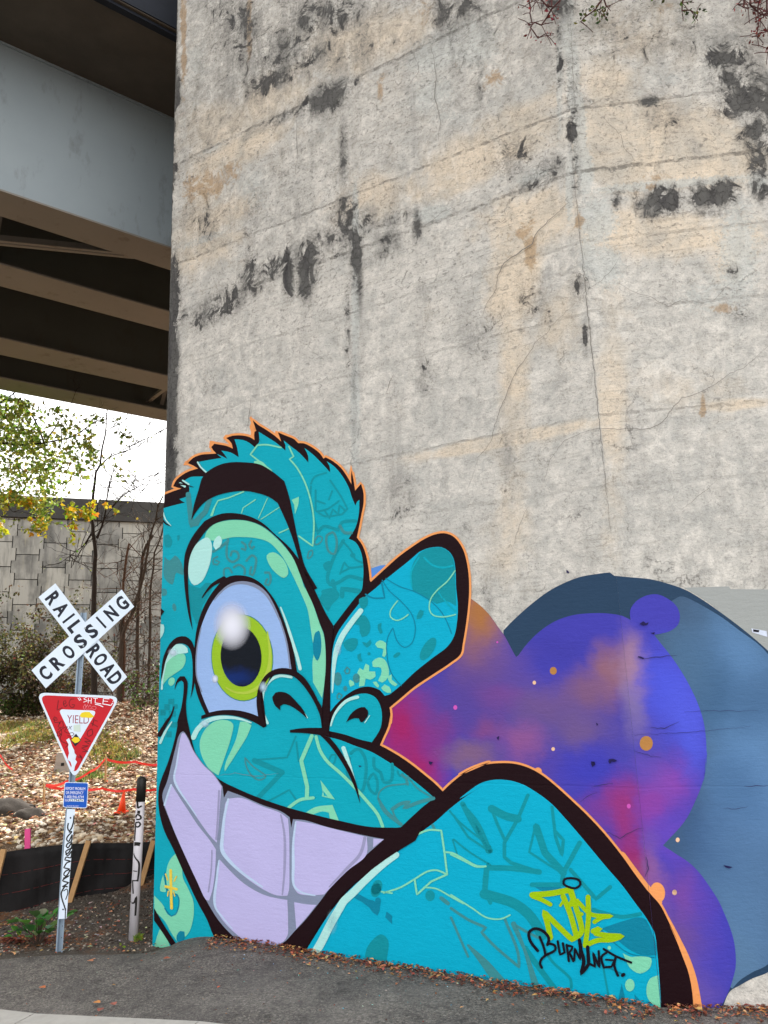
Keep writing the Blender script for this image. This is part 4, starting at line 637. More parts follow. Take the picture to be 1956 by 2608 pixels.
fl('lip_crease', '', 'maroon_black_paint', 13, dk('Z2 1008,1360! 1100,1346 1250,1343! 1305,1368! 1312,1415! 1250,1400 1180,1390 1100,1382 1010,1379!')+dk('Z5 215,398! 305,425! 360,490 420,580 485,700 535,830 563,987! 520,860 465,735 405,630 340,535 270,450'))
fl('ear_fold_line', '', 'maroon_black_paint', 12, dk('Z2 35,1000! 40,910 52,820 75,758 110,700 160,660 222,655 265,688 290,745! 290,1000 278,1060 258,1125! 268,1050 275,950 272,830 262,770 242,730 200,708 150,714 110,758 75,830 52,930')+stroke('Z2 25,1395 80,1300 115,1245 135,1180', 9, (1.3, .9, .2))+dk('Z2 20,430! 62,465! 25,515!')+dk('Z1 40,775! 60,850 115,892! 75,880 45,850!')+dk('Z1 770,215! 785,250 812,270! 780,245!')+stroke('Z1 175,572 225,580 282,597', 4, (1, .8, .2)))
fl('chin_line', 'Z9 1310,535! 1400,690 1505,850! 1455,858! 1380,740 1310,640!', 'maroon_black_paint', 13)
mo = fl('mouth', 'Z2 138,1062! 150,1000 180,955 215,955 235,990 236,1060 226,1150 230,1250 250,1350 275,1460 Z3 280,330 350,430 460,520 560,570 700,630 900,700 1100,755 1300,803 1500,843 1690,850! P 1080,2100! P 1060,2140! Z3 1659,1042 1520,1142 1400,1240 1280,1350 1180,1490 1100,1620 1042,1730! 900,1720! 600,1690! 430,1650! 400,1600 360,1500 290,1370 210,1200 130,1020 50,850 18,700 20,570 40,500 80,400 120,270 150,130 Z2 160,1300 190,1190 205,1090 205,1000 190,985 163,1002', 'maroon_black_paint', 13, label='dark outline of the wide grinning mouth')
lay('gum_gap', clipedge(poly('Z3 190,172 228,222 262,300 332,402 405,470 468,560! 478,640! 505,590! 600,625 750,690 880,735 940,775! 952,850! 965,790! 1050,798 1200,843 1400,889 1500,911 1605,930! 1480,1040 1350,1150 1230,1270 1130,1400 1040,1510 980,1572 900,1655 820,1685 720,1675 600,1660! 520,1590 440,1500 360,1370 290,1230 220,1080 130,880 58,700! 45,620 80,520 110,400 140,280 162,200')), P_['grey_lilac_paint'], 14, fig)
for s in ('Z3 162,268! 185,185 200,185 228,232 262,308 332,408 405,478 462,560! 450,700 440,850 428,955! 380,905 300,795 220,675 155,565 128,500! 140,400', 'Z3 110,545! 150,610 220,718 300,838 380,938 422,1002! 420,1100 400,1280 375,1362! 355,1358 290,1228 220,1078 132,878 64,700! 85,620',
          'Z3 515,645! 600,640 750,700 880,748 930,787! 938,900 940,1100 936,1290 925,1328! 850,1325 750,1280 620,1190 520,1100 468,1020! 470,900 480,750 492,670', 'Z3 448,1072! 520,1150 620,1242 750,1317 860,1347 925,1357! 930,1500 925,1610 880,1660 750,1672 650,1657 560,1592 470,1500 415,1410! 420,1250 432,1120',
          'Z3 985,800! 1100,820 1300,870 1485,914! 1480,1040 1350,1150 1230,1270 1185,1318! 1080,1325 1000,1310 970,1270! 965,1100 966,900', 'Z3 1530,925! 1603,932! 1528,988!', 'Z3 973,1372! 1050,1387 1130,1392! 1060,1480 988,1560!'):
    lay('tooth', clipedge(poly(s)), P_['lavender_paint'], 15, fig)
fl('tooth_shine', '', 'pale_blue_paint', 16, (stroke('Z3 165,285 148,400 130,500 150,560 220,668 290,770', 5, (.5, 1.2, .4))+stroke('Z3 510,650 485,760 470,900 468,1010 530,1095 620,1175 750,1265', 9, (.6, 1.1, .4))+stroke('Z3 445,1080 430,1200 418,1400 480,1490 540,1560', 7, (.5, 1, .3))+stroke('Z3 985,810 968,950 968,1100 975,1260 1030,1305 1120,1325', 8, (.5, 1, .4))+stroke('Z3 108,550 80,630 62,690', 5)))
PM['dull'] = paint_mat('dull_lilac_paint', '#a19fc4'); fl('tooth_shade', '', 'dull', 16, (stroke('Z3 445,590 435,800 425,930', 5)+stroke('Z3 880,760 905,900 905,1150 890,1320', 7, (.6, 1, .5))+stroke('Z3 1470,920 1440,1030 1340,1140 1220,1265', 8, (1, 1, .4))+stroke('Z3 395,1010 390,1150 370,1300', 4)))
# --- tags
def tg(sp, m, ly, nm, **k):
    pl = []
    for s, w_ in sp: pl += stroke(s, w_, None, False, True, 5.)
    return lay(nm, pl, P_[m], ly, fig, **k)
tg([('Z6 572,1045! 700,1035 838,1010! 860,1080 845,1110', 15), ('Z6 575,1055! 640,1080 700,1112', 11), ('Z6 790,1055! 840,1180 885,1340! 850,1358! 760,1270 655,1165! 680,1250 700,1345', 14), ('Z6 845,1015! 880,1130 920,1300 900,1330', 14), ('Z6 890,1085 880,1160 920,1180', 10), ('Z6 965,1060! 968,1200 955,1330! 945,1400', 13), ('Z6 900,1100! 985,1180 1130,1195! 1060,1205 1010,1235', 11), ('Z6 1000,1300! 1050,1280 1010,1310 1100,1330! 1205,1335! 1130,1360 1030,1365 950,1400', 13), ('Z6 790,1090 770,1120', 7)], 'lime_tag_paint', 13, 'signature', label='lime green handstyle signature on the shoulder')
tg([('Z6 848,927 900,940 912,970 880,997 830,990 793,965 800,935 848,927', 6), ('Z6 612,1438! 560,1370 550,1310 590,1282 650,1300 690,1350 680,1395', 7.5), ('Z6 625,1340! 650,1400 665,1465', 6), ('Z6 690,1385! 730,1400 735,1430 665,1470! 635,1500 628,1530 640,1555', 6.5), ('Z6 752,1370! 768,1465! 800,1450! 788,1385', 6), ('Z6 815,1395! 830,1510', 6), ('Z6 815,1400! 855,1410 835,1450! 862,1510', 6), ('Z6 868,1505! 872,1420! 910,1500! 905,1362! 930,1475', 5.5), ('Z6 905,1362! 915,1430 935,1510 915,1600! 950,1560 970,1530! 962,1410', 9), ('Z6 965,1410 970,1525! 1015,1550! 1000,1450! 1045,1555! 1040,1440', 6),
    ('Z6 1095,1450! 1060,1480 1075,1555! 1120,1550', 6), ('Z6 1090,1500! 1150,1505! 1130,1550!', 5), ('Z6 1075,1425! 1160,1475 1268,1520', 6), ('Z6 1160,1480! 1150,1540 1175,1612', 6.5), ('Z6 1208,1610! 1216,1604', 9)], 'black_tag_paint', 14, 'signature', label='black handstyle signature with a halo ring under the lime one')
PM['chip'] = paint_mat('chip_shadow_paint', '#241f52')
for s in ('Z6 990,115 1010,108 1015,130 1000,140 988,130', 'Z6 1110,92 1140,88 1168,100 1150,112 1130,108 1118,125 1108,110', 'Z8 20,120 50,125 48,150 30,165', 'Z7 940,415 960,400 975,412 990,405 985,420 960,425', 'Z7 145,1050 160,1040 155,1065', 'Z7 700,965 712,975 705,985', 'Z7 1000,465 1025,462 1020,475', 'Z8 1065,945 1100,950 1140,962 1110,972 1080,960', 'Z5 1140,625 1175,632 1160,655 1145,650', 'Z5 545,660 575,665 555,675', 'Z7 535,112 550,125 548,135 535,128', 'Z7 930,595 965,605 960,612 935,603'):
    lay('paint_chip', poly(s), PM['chip'], 12, pier)
# bare concrete patches with small fly poster
lay('grey_repair_patch', poly('Z7 1190,212! 1440,205! 1450,220! 1659,222! P 2200,1500! P 2200,1760! P 1985,1690! Z7 1659,570! 1500,440 1330,300'), PM['grey_patch_paint'], 0.6, pier)
lay('torn_sticker', poly('Z7 1565,440! 1650,455! 1655,488! 1570,462!'), P_['white_paint'], 3, pier); lay('torn_sticker', poly('Z7 1575,445! 1610,450! 1606,462! 1575,458!'), P_['black_tag_paint'], 4, pier)
# ------------------------------------------------------------------ girder bridge over the left side
GD = Vector((.7745, .6326, 0)).normalized(); GN = Vector((-.6326, .7745, 0)).normalized()
ZB = CAMZ+7.3; KD = 7.3
def gp(d, z, t): return Vector((0, 0, 0))+GN*d+GD*t+Vector((0, 0, z))
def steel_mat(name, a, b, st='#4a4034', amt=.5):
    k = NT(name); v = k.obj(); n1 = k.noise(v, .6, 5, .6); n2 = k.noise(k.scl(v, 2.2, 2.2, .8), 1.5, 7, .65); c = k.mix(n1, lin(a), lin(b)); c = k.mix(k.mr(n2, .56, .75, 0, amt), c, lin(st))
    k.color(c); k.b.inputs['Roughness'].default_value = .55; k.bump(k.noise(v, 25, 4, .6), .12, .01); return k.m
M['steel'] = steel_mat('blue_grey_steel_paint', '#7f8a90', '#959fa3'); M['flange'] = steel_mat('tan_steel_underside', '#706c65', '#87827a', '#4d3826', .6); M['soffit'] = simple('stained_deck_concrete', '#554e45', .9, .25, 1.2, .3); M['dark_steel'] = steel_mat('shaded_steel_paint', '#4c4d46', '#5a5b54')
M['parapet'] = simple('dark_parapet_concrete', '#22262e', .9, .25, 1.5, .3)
br = empty('girder_bridge', gp(9.5, ZB, 0), label='steel girder road bridge crossing overhead left behind the pier', cat='bridge')
T0, T1 = -26, 20
webs = [(1.533*KD, 1.6245*KD), (1.825*KD, 1.934*KD), (2.240*KD, 2.359*KD), (2.540*KD, 2.647*KD)]
ZT = CAMZ+1.533*KD/1.1378
def slab(name, d0, d1, z0, z1, mat, t0=T0, t1=T1, parent=br, **k):
    V = [gp(d, z, t) for t in (t0, t1) for d, z in ((d0, z0), (d1, z0), (d1, z1), (d0, z1))]
    return mesh(name, V, [(3, 2, 1, 0), (4, 5, 6, 7), (0, 1, 5, 4), (1, 2, 6, 5), (2, 3, 7, 6), (3, 0, 4, 7)], mat, parent, **k)
for i, (d0, d1) in enumerate(webs):
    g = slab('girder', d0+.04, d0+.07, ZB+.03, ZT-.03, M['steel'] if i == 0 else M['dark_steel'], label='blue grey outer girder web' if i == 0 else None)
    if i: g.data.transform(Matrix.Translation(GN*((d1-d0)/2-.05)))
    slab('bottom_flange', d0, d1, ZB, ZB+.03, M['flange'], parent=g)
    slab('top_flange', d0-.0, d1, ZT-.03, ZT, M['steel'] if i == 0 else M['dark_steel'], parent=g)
    if i:
        for t in np.arange(T0+1, T1, 2.6): 
            dd = d0+.0 if i < 4 else d0; V = MB(); a = (d1+d0)/2
            for o_ in (-1, 1): V.beam(gp(a+o_*(d1-d0)*.22, ZB+.04, t+.35*i), gp(a+o_*(d1-d0)*.22, ZT-.04, t+.35*i), .02, (d1-d0)*.4)
            V.build('stiffener', M['dark_steel'], g)
# cross braces between girders
def brace(a, b, w_=.14): m_ = MB(); m_.beam(a, b, w_, .02); m_.beam(a+Vector((0, 0, .06)), b+Vector((0, 0, .06)), .02, w_); m_.build('cross_brace', M['flange'], br)
pa = atz(340, 652, ZB+.10); pb = atz(-60, 612, ZB+.10); brace(pa, pb, .16)
for t in (-3., 2.2, 7.5):
    for i in range(3):
        da = (webs[i][0]+webs[i][1])/2; db = (webs[i+1][0]+webs[i+1][1])/2
        brace(gp(da+.1, ZB+.25, t), gp(db-.1, ZT-.3, t+.2), .1); brace(gp(da+.1, ZT-.3, t+.1), gp(db-.1, ZB+.25, t+.3), .1); brace(gp(da+.1, ZB+.22, t-.1), gp(db-.1, ZB+.22, t-.1), .1)
DE = (ZT-CAMZ)*1.0/1.0428*1.0
dk0 = 8.0*(ZT-CAMZ)/8.35
_r = ray(299, 0); dk0 = _r.dot(GN)/_r.z*(ZT-CAMZ)
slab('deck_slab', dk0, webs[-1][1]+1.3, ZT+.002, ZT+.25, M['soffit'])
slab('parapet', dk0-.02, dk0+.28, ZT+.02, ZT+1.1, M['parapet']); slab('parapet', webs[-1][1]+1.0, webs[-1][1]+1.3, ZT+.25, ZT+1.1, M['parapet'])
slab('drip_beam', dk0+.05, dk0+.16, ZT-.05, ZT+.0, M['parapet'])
# ------------------------------------------------------------------ far retaining wall of interlocking panels
WA = at(0, 1262, 33.); tz = WA.z; _r = ray(416, 1282); WB = EYE+_r*((tz-CAMZ)/_r.z)
WD = (WB-WA); WD.z = 0; WD.normalize(); WN = Vector((WD.y, -WD.x, 0)); WN = WN if WN.y < 0 else -WN
rw = empty('retaining_wall', Vector((WA.x, WA.y, 2)), label='tall grey retaining wall of interlocking concrete panels behind the trees', cat='retaining wall')
def wp(u, z, o=0): return WA+WD*u+WN*o+Vector((0, 0, z-tz))
def panel_mat():
    k = NT('panel_concrete'); oi = k.n('ShaderNodeObjectInfo'); v = k.n('ShaderNodeTexCoord').outputs['Object']; rv = k.vm('ADD', v, k.vm('SCALE', (37., 11., 5.))) if False else v
    co = k.n('ShaderNodeCombineXYZ'); k.l(k.math('MULTIPLY', oi.outputs['Random'], 60), co.inputs[0]); k.l(k.math('MULTIPLY', oi.outputs['Random'], 31), co.inputs[1]); vv = k.vm('ADD', v, co.outputs[0])
    st = k.noise(k.scl(vv, 4.5, 4.5, .6), 1, 6, .6); big = k.noise(k.scl(vv, .7, .7, .5), 1, 5, .6)
    c = k.mix(k.mr(oi.outputs['Random'], 0, 1), lin('#8a8983'), lin('#a3a198')); c = k.mix(k.mr(st, .48, .68, 0, .6), c, lin('#4c4d4b')); c = k.mix(k.mr(big, .47, .62, 0, .65), c, lin('#3a3b3a')); c = k.mix(k.mr(st, .3, .42, .35, 0), c, lin('#b3ab90'))
    k.color(c); k.b.inputs['Roughness'].default_value = .92; k.bump(st, .3, .02); return k.m
M['panel'] = panel_mat(); M['coping'] = simple('stained_coping_concrete', '#3c3b39', .9, .35, 1.3, .3); M['joint'] = simple('dark_joint', '#1d1e1e', .95, .1)
pxw = 1/1959*33.2; PW = 65*pxw; PH = 65*pxw; tb = PW*.075; g_ = .018
def panel_mesh():
    w2, h2 = PW/2, PH/2; q = PH/4; a = w2+tb-g_; b = w2-tb-g_
    o2 = [(-b, -h2+g_), (b, -h2+g_), (b, -q-g_*.0), (a, -q), (a, q), (b, q), (b, h2-g_), (-b, h2-g_), (-b, q), (-a, q), (-a, -q), (-b, -q)]
    n = len(o2); V = [(x, -.05, z) for x, z in o2]+[(x, .06, z) for x, z in o2]; F = [(0, 1, 2, 11), (10, 3, 4, 9), (8, 5, 6, 7)]+[(i, i+n, (i+1) % n+n, (i+1) % n) for i in range(n)]
    me = bpy.data.meshes.new('wall_panel'); me.from_pydata(V, [], F); me.materials.append(M['panel']); return me
pme = panel_mesh(); ang = math.atan2(WD.y, WD.x)
cop_h = 58*pxw
cols = range(-3, 9)
for i in cols:
    u = 10*pxw+i*PW; z0 = tz-cop_h-PH/2-(PH/2 if i % 2 else 0)
    for j in range(-1, 9):
        zc = z0-j*PH
        if zc+PH/2 > tz-cop_h+.02 or zc < 1.7: continue
        o = bpy.data.objects.new('wall_panel', pme); o.rotation_euler = (0, 0, ang+random.uniform(-.004, .004)); o.location = wp(u, zc, .03+random.uniform(0, .015)); link(o, rw)
    if i % 2:      # half panel under the coping
        m_ = MB(); zc = tz-cop_h-PH/4
        m_.box(-PW/2+tb+g_, PW/2-tb-g_, -.05, .06, -PH/4+g_, 0); m_.box(-PW/2-tb+g_, PW/2+tb-g_, -.05, .06, 0, PH/4-.01); o = m_.build('wall_panel', M['panel'], rw); o.rotation_euler = (0, 0, ang); o.location = wp(u, zc, .03)
m_ = MB(); V = [wp(u, z, o) for u in (-25, 60) for o in (-.05, -1.5) for z in (.5, tz-.1)]; m_.add(V, [(0, 1, 5, 4), (1, 3, 7, 5), (0, 2, 3, 1), (4, 5, 7, 6), (2, 6, 7, 3)]); m_.build('backing', M['joint'], rw)
for u0 in np.arange(-25, 60, 156*pxw): 
    for (za, zb, o_) in ((tz-30*pxw, tz, .16), (tz-cop_h, tz-30*pxw, .22)):
        m_ = MB(); V = [wp(u, z, o) for u in (u0+.01, u0+156*pxw-.02) for o in (o_, -.5) for z in (za, zb)]; m_.add(V, [(0, 1, 5, 4), (1, 3, 7, 5), (0, 2, 3, 1), (4, 5, 7, 6), (0, 4, 6, 2), (2, 6, 7, 3)]); m_.build('coping', M['coping'], rw)
for i in (12, -4, -5, -6, -7): pass
# ------------------------------------------------------------------ trees and bushes
def attr_mat(name, rough=.7, trans=.0):
    k = NT(name); a_ = k.attr('col'); k.color(a_.outputs['Color']); k.b.inputs['Roughness'].default_value = rough
    if trans:
        t = k.n('ShaderNodeBsdfTranslucent'); k.l(a_.outputs['Color'], t.inputs[0]); mx = k.n('ShaderNodeMixShader'); mx.inputs[0].default_value = trans; k.l(k.b.outputs[0], mx.inputs[1]); k.l(t.outputs[0], mx.inputs[2]); k.l(mx.outputs[0], k.out.inputs[0])
    return k.m
M['leaf'] = attr_mat('leaf_colours', .55, .45); M['dryleaf'] = attr_mat('dry_leaf_colours', .8); M['bark'] = simple('dark_bark', '#2e2621', .95, .35, 14, .6); M['bark2'] = simple('grey_brown_bark', '#453a31', .95, .3, 14, .5); M['stump'] = simple('reddish_dead_wood', '#5c4233', .95, .3, 14, .5)
rg = random.Random(3)
def based(px, Y): p = at(px, 1790, Y); return Vector((p.x, p.y, gz([p.x], [p.y])[0]))
def branch(mb, s, Y, w0, w1, n=6, dy=0.):
    pts = crom(pp(s), False, 14); P3 = []; R = []
    for i, (x, y) in enumerate(pts):
        t = i/(len(pts)-1); YY = Y+dy*t; P3.append(at(x, y, YY)+Vector((rg.uniform(-.01, .01), 0, 0))); R.append((w0+(w1-w0)*t)/2/FPX*YY)
    mb.tube(P3, R, n); return P3, R
def twigs(mb, base, direc, length, r, depth, spread=.55, n=3, out=None):
    if depth == 0 or length < .03: return
    p = base.copy(); d = direc.normalized(); pts = [p.copy()]; segs = 4
    for i in range(segs):
        d = (d+Vector((rg.gauss(0, .16), rg.gauss(0, .16), rg.gauss(0.02, .16)))).normalized(); p = p+d*length/segs; pts.append(p.copy())
        if i and rg.random() < .75: 
            d2 = (d+Vector((rg.gauss(0, spread), rg.gauss(0, spread), rg.gauss(.05, spread)))).normalized(); twigs(mb, p, d2, length*rg.uniform(.45, .7), r*.6, depth-1, spread, n, out)
    mb.tube(pts, [r*(1-.7*i/segs) for i in range(segs+1)], n, cap=False)
    if out is not None: out += pts[1:]
def leafshape(mb, p, size, col, rr=rg, droop=.4, lobed=False):
    ax = Vector((rr.gauss(0, 1), rr.gauss(0, 1), rr.gauss(-droop, .7))).normalized(); b = ax.cross(Vector((rr.gauss(0, 1), rr.gauss(0, 1), rr.gauss(0, 1)))).normalized(); n_ = ax.cross(b)
    c = tuple(x*rr.uniform(.75, 1.25) for x in col)
    if lobed:
        o2 = [(0, 0), (-.42, .12), (-.5, .5), (-.22, .55), (0, 1.05), (.22, .55), (.5, .5), (.42, .12)]
        v = [p+ax*(y*size)+b*(x*size)+n_*(abs(x)*.25*size) for x, y in o2]; mb.add(v, [(0, 1, 2, 3, 4), (0, 4, 5, 6, 7)], c)
    else:
        v = [p, p+ax*size*.5+b*size*.3+n_*size*.08, p+ax*size, p+ax*size*.5-b*size*.3+n_*size*.08]; mb.add(v, [(0, 1, 2), (0, 2, 3)], c)
YG = [lin(h) for h in ('#86983a', '#97a040', '#6f8436', '#a8a848', '#5a702c', '#7b8c42', '#8f9440', '#67783d', '#8ea048')]
YEL = [lin(h) for h in ('#a8a024', '#b5a82c', '#8a8f20', '#b98624', '#6f7f22')]
# 1: yellow-green tree reaching in from the left
TY = 18.
base = gpt(-330, 1985); tr1 = empty('vine_maple_tree', base, label='leafy yellow green tree reaching in from the left edge under the bridge', cat='tree')
mb_ = MB(); mb_.tube([base, at(-330, 1500, TY), at(-250, 1250, TY), at(-120, 1120, TY)], [.16, .13, .10, .07], 8)
limbs = [('P -120,1120 Z0 -200,640 0,575 210,588 430,572 560,545 700,515 850,420 960,355 1150,322', 9, 1.6), ('Z0 430,572 370,410 310,290 240,215 150,120 100,0', 6, 2), ('Z0 470,522 540,430 600,320 690,220', 5, 1), ('P -120,1120 Z0 -100,400 0,180 130,90 200,30', 8, 3), ('P -200,1180 Z0 0,700 120,770 200,830 390,880', 6, 1.5), ('Z0 0,400 120,500 210,588', 4, 2), ('Z0 390,880 400,1000 390,1100 400,1300', 2.5, 1), ('Z0 700,515 830,500 855,610', 3, 1), ('Z0 420,140 450,230 560,330', 3, 1), ('Z0 0,1000 60,1150 130,1250 250,1200', 3, 1), ('Z0 1150,322 1250,290', 1.6, .8), ('Z0 610,600 600,420 620,200', 3, 1)]
ends = []
for s, a, b in limbs:
    P3, R = branch(mb_, s, TY+rg.uniform(-.4, .4), a, b, 5)
    for q in P3[2::2]: twigs(mb_, q, Vector((rg.gauss(0, 1), rg.gauss(0, .5), rg.gauss(-.1, .8))), rg.uniform(.4, .9), .010, 3, .6, 3, ends)
mb_.build('trunk', M['bark'], tr1, True)
lf = MB()
def patch(x, y, rx, ry, n, cols, sz=(.07, .13), dY=1.2):
    for _ in range(int(n*1.75)):
        px = x+rg.gauss(0, rx*.55); py = y+rg.gauss(0, ry*.5)
        if px > 415 or py < 1005+.19*px: continue
        YY = TY+rg.uniform(-dY, dY); leafshape(lf, at(px, py, YY), rg.uniform(*sz), rg.choice(cols), lobed=True)
for q in ends:
    if rg.random() < .6 and proj(q)[1] > 1005+.19*proj(q)[0]: leafshape(lf, q, rg.uniform(.05, .11), rg.choice(YG), lobed=True)
for x, y, rx, ry, n in (('', 0, 0, 0, 0),): pass
for x, y, rx, ry, n in ((30, 1040, 45, 50, 150), (65, 1030, 25, 25, 50), (30, 1110, 60, 50, 190), (80, 1130, 50, 50, 150), (110, 1190, 40, 40, 110), (40, 1200, 60, 45, 130), (150, 1170, 50, 50, 90), (20, 1265, 50, 30, 90), (110, 1290, 26, 50, 110), (160, 1090, 40, 40, 45), (200, 1130, 50, 40, 40), (145, 1040, 12, 14, 22), (250, 1060, 50, 14, 16), (230, 1130, 10, 40, 34), (240, 1170, 20, 20, 16), (200, 1210, 40, 40, 34), (120, 1240, 60, 40, 60), (-60, 1100, 80, 130, 200), (300, 1190, 30, 30, 12), (70, 1080, 100, 70, 110)): patch(x, y, rx, ry, n, YG)
for x, y, rx, ry, n in ((105, 1330, 22, 34, 60), (20, 1270, 30, 20, 40), (80, 1280, 22, 14, 34), (180, 1300, 18, 14, 26), (188, 1340, 10, 26, 16), (220, 1310, 22, 16, 34), (235, 1285, 10, 8, 8), (5, 1340, 10, 26, 20), (183, 1370, 6, 12, 6), (295, 1300, 5, 5, 4), (275, 1288, 6, 6, 4), (40, 1275, 40, 14, 34)): patch(x, y, rx, ry, n, YEL, (.08, .15), .5)
lf.build('crown', M['leaf'], tr1)
# 2: slim dark tree
def tree2(): 
    global t2
    b = based(241, 21.5); t2 = empty('slim_bare_tree', b, label='slim dark nearly bare tree standing before the panel wall, seen just behind the crossbuck', cat='tree'); Y = b.y
    m = MB(); branch(m, 'P 241,1800 Z0 925,2006 935,1750 935,1600 917,1450 905,1320 915,1100 930,950 945,860 985,790 1000,650 1030,500 1045,350 1055,250 1058,100', Y, 17, 2, 8)
    e = []
    for s, a, c in (('Z0 945,860 915,800 890,770', 3, 1.5), ('Z0 985,795 1060,720 1200,660 1350,610 1500,560', 3.4, 1), ('Z0 935,930 860,850 780,760', 2.4, .8), ('Z0 950,1510 1000,1380 1040,1240 1045,1150 1070,1020 1090,900 1150,800', 7, 1.6), ('Z0 1100,1200 1160,1130 1250,1060 1400,980 1560,870 1640,830', 3.2, 1.), ('Z0 915,1440 840,1560 740,1640 610,1740', 3.2, 1), ('Z0 900,1450 800,1620 700,1800', 3, .8), ('Z0 945,950 1060,1030', 1.8, 1.5), ('Z0 1080,1010 1200,1000 1320,930', 2, .8), ('Z0 1400,980 1600,965', 1.5, .7), ('Z0 1040,450 1150,400 1240,350', 2, .7), ('Z0 1050,700 1250,620 1380,560 1580,450', 1.8, .7), ('Z0 930,1400 1060,1290', 3, 1)):
        P3, R = branch(m, s, Y, a, c, 5)
        for q in P3[1::1]: twigs(m, q, Vector((rg.gauss(.2, 1), rg.gauss(0, .4), rg.gauss(.2, .8))), rg.uniform(.4, 1.1), .015, 3, .5, 3, e)
    m.build('trunk', M['bark'], t2, True)
    l = MB()
    for q in e:
        if rg.random() < .04: leafshape(l, q, rg.uniform(.05, .09), rg.choice(YG), lobed=True)
    for x, y in ((305, 1195), (315, 1210), (325, 1205), (318, 1222), (300, 1188), (292, 1175), (310, 1228)): leafshape(l, at(x, y, Y), .12, lin('#6f6a3a'), lobed=True)
    l.build('crown', M['leaf'], t2)
tree2()
def sapling(pxg, pyg, s, w0, w1, label, mat='bark2', subs=(), ntw=1, cat='tree', name='bare_sapling', grp='bare saplings against the panel wall'):
    b = based(pxg, 22.6+.01*pxg-3); t = empty(name, b, label=label, cat=cat, group=grp); Y = b.y; m = MB(); P3, R = branch(m, f'P {pxg},{pyg+60} '+s, Y, w0, w1, 6)
    e = []
    for k_, q in enumerate(P3[3:]):
        for _ in range(ntw): twigs(m, q, Vector((rg.gauss(0, 1), rg.gauss(0, .5), rg.gauss(.3, .7))), rg.uniform(.5, 1.4), .016, 3, .6, 3, e)
    for s2, a, c in subs:
        P4, _r2 = branch(m, s2, Y, a, c, 5)
        for q in P4[1:]: twigs(m, q, Vector((rg.gauss(0, 1), rg.gauss(0, .5), rg.gauss(.3, .7))), rg.uniform(.4, 1.), .013, 3, .6, 3, e)
    m.build('trunk', M[mat], t, True)
    return t
sapling(302, 1745, 'A 1325,1250 1340,900 1400,700 1450,620 1530,400 1640,0 Z0 1480,1480 1530,1330 1560,1180 1600,1100', 15, 4, 'bare grey brown sapling with forked limbs rising beside the pier edge, right of the crossbuck', subs=(('A 1340,950 1325,700 1330,640', 10, 7), ('Z0 1530,1330 1620,1280', 4, 2), ('A 1440,640 1600,560 1659,500', 4, 2)))
sapling(378, 1735, 'P 382,1600 Z0 1480,2000 1510,1800 1520,1650 1580,1500 1615,1350', 10, 4, 'bare sapling half hidden by the pier edge, rightmost of the thin trees', subs=(('Z0 1410,1800 1500,1700 1600,1600', 4, 2),))
sapling(352, 1740, 'P 350,1600 Z0 1370,2006 1390,1850 1400,1700 1430,1600 1500,1480', 11, 8, 'bare sapling between the broken reddish trunk and the pier edge')
sapling(312, 1750, 'P 316,1640 Z0 1210,2006 1230,1800 1250,1640 1270,1560', 10, 6, 'broken reddish brown dead trunk among the bare saplings', 'stump', ntw=1)
# brush: dense dry thicket under the wall
def bush(pxg, pyg, wd, ht, nst, cols, label, nleaf, name='bush', cat='bush', grp=None, mat='bark2', lsz=(.07, .14)):
    b = based(pxg, min(25., gpt(pxg, pyg).y)); t = empty(name, b, label=label, cat=cat, group=grp); Y = b.y; m = MB(); e = []; W_ = wd/FPX*Y; H_ = ht/FPX*Y
    for _ in range(nst):
        q = b+Vector((rg.gauss(0, W_*.32), rg.gauss(0, .5), -.05)); twigs(m, q, Vector((rg.gauss(0, .45), rg.gauss(0, .3), 1)), H_*rg.uniform(.4, .85), .014, 4, .45, 3, e)
    m.build('stems', M[mat], t); l = MB()
    for _ in range(int(nleaf*2.2)):
        q = rg.choice(e)+Vector((rg.gauss(0, .1), rg.gauss(0, .1), rg.gauss(0, .1))); leafshape(l, q, rg.uniform(*lsz), rg.choice(cols))
    if nleaf: l.build('foliage', M['leaf'], t)
    return t
OLI = [lin(h) for h in ('#55542a', '#3c401f', '#646034', '#2c3018', '#6f6a40', '#47462e', '#52392a')]; BRN = [lin(h) for h in ('#3a2b23', '#48362b', '#2d231f', '#564636', '#3d3a23', '#4a3a30')]; GRNs = [lin(h) for h in ('#4d6428', '#3c5420', '#62783a', '#2f451c')]
bush(25, 1812, 110, 250, 16, OLI, 'tall olive green bush at the left edge below the panel wall', 2600)
bush(85, 1800, 90, 190, 12, OLI+BRN, 'olive and brown bush left of the crossbuck', 1700)
bush(-60, 1830, 120, 260, 14, OLI, 'olive bush mostly beyond the left edge', 1500)
bush(140, 1800, 90, 120, 12, BRN+OLI, 'low dark brown brush behind the red sign', 1200)
bush(55, 1828, 170, 60, 14, GRNs+OLI, 'low green undergrowth at the foot of the olive bush', 1200)
bush(215, 1795, 110, 110, 12, BRN, 'thin dry brush at the foot of the slim dark tree', 420)
bush(330, 1785, 130, 190, 12, BRN, 'thin dry brush among the bare saplings', 300)
bush(395, 1790, 70, 330, 7, BRN, 'tall thin dry brush against the pier edge', 150)
bush(270, 1780, 90, 260, 6, BRN, 'tall bare brush right of the slim dark tree', 90)
bush(395, 1830, 60, 110, 9, BRN+GRNs, 'low brush behind the gravel mound', 420)
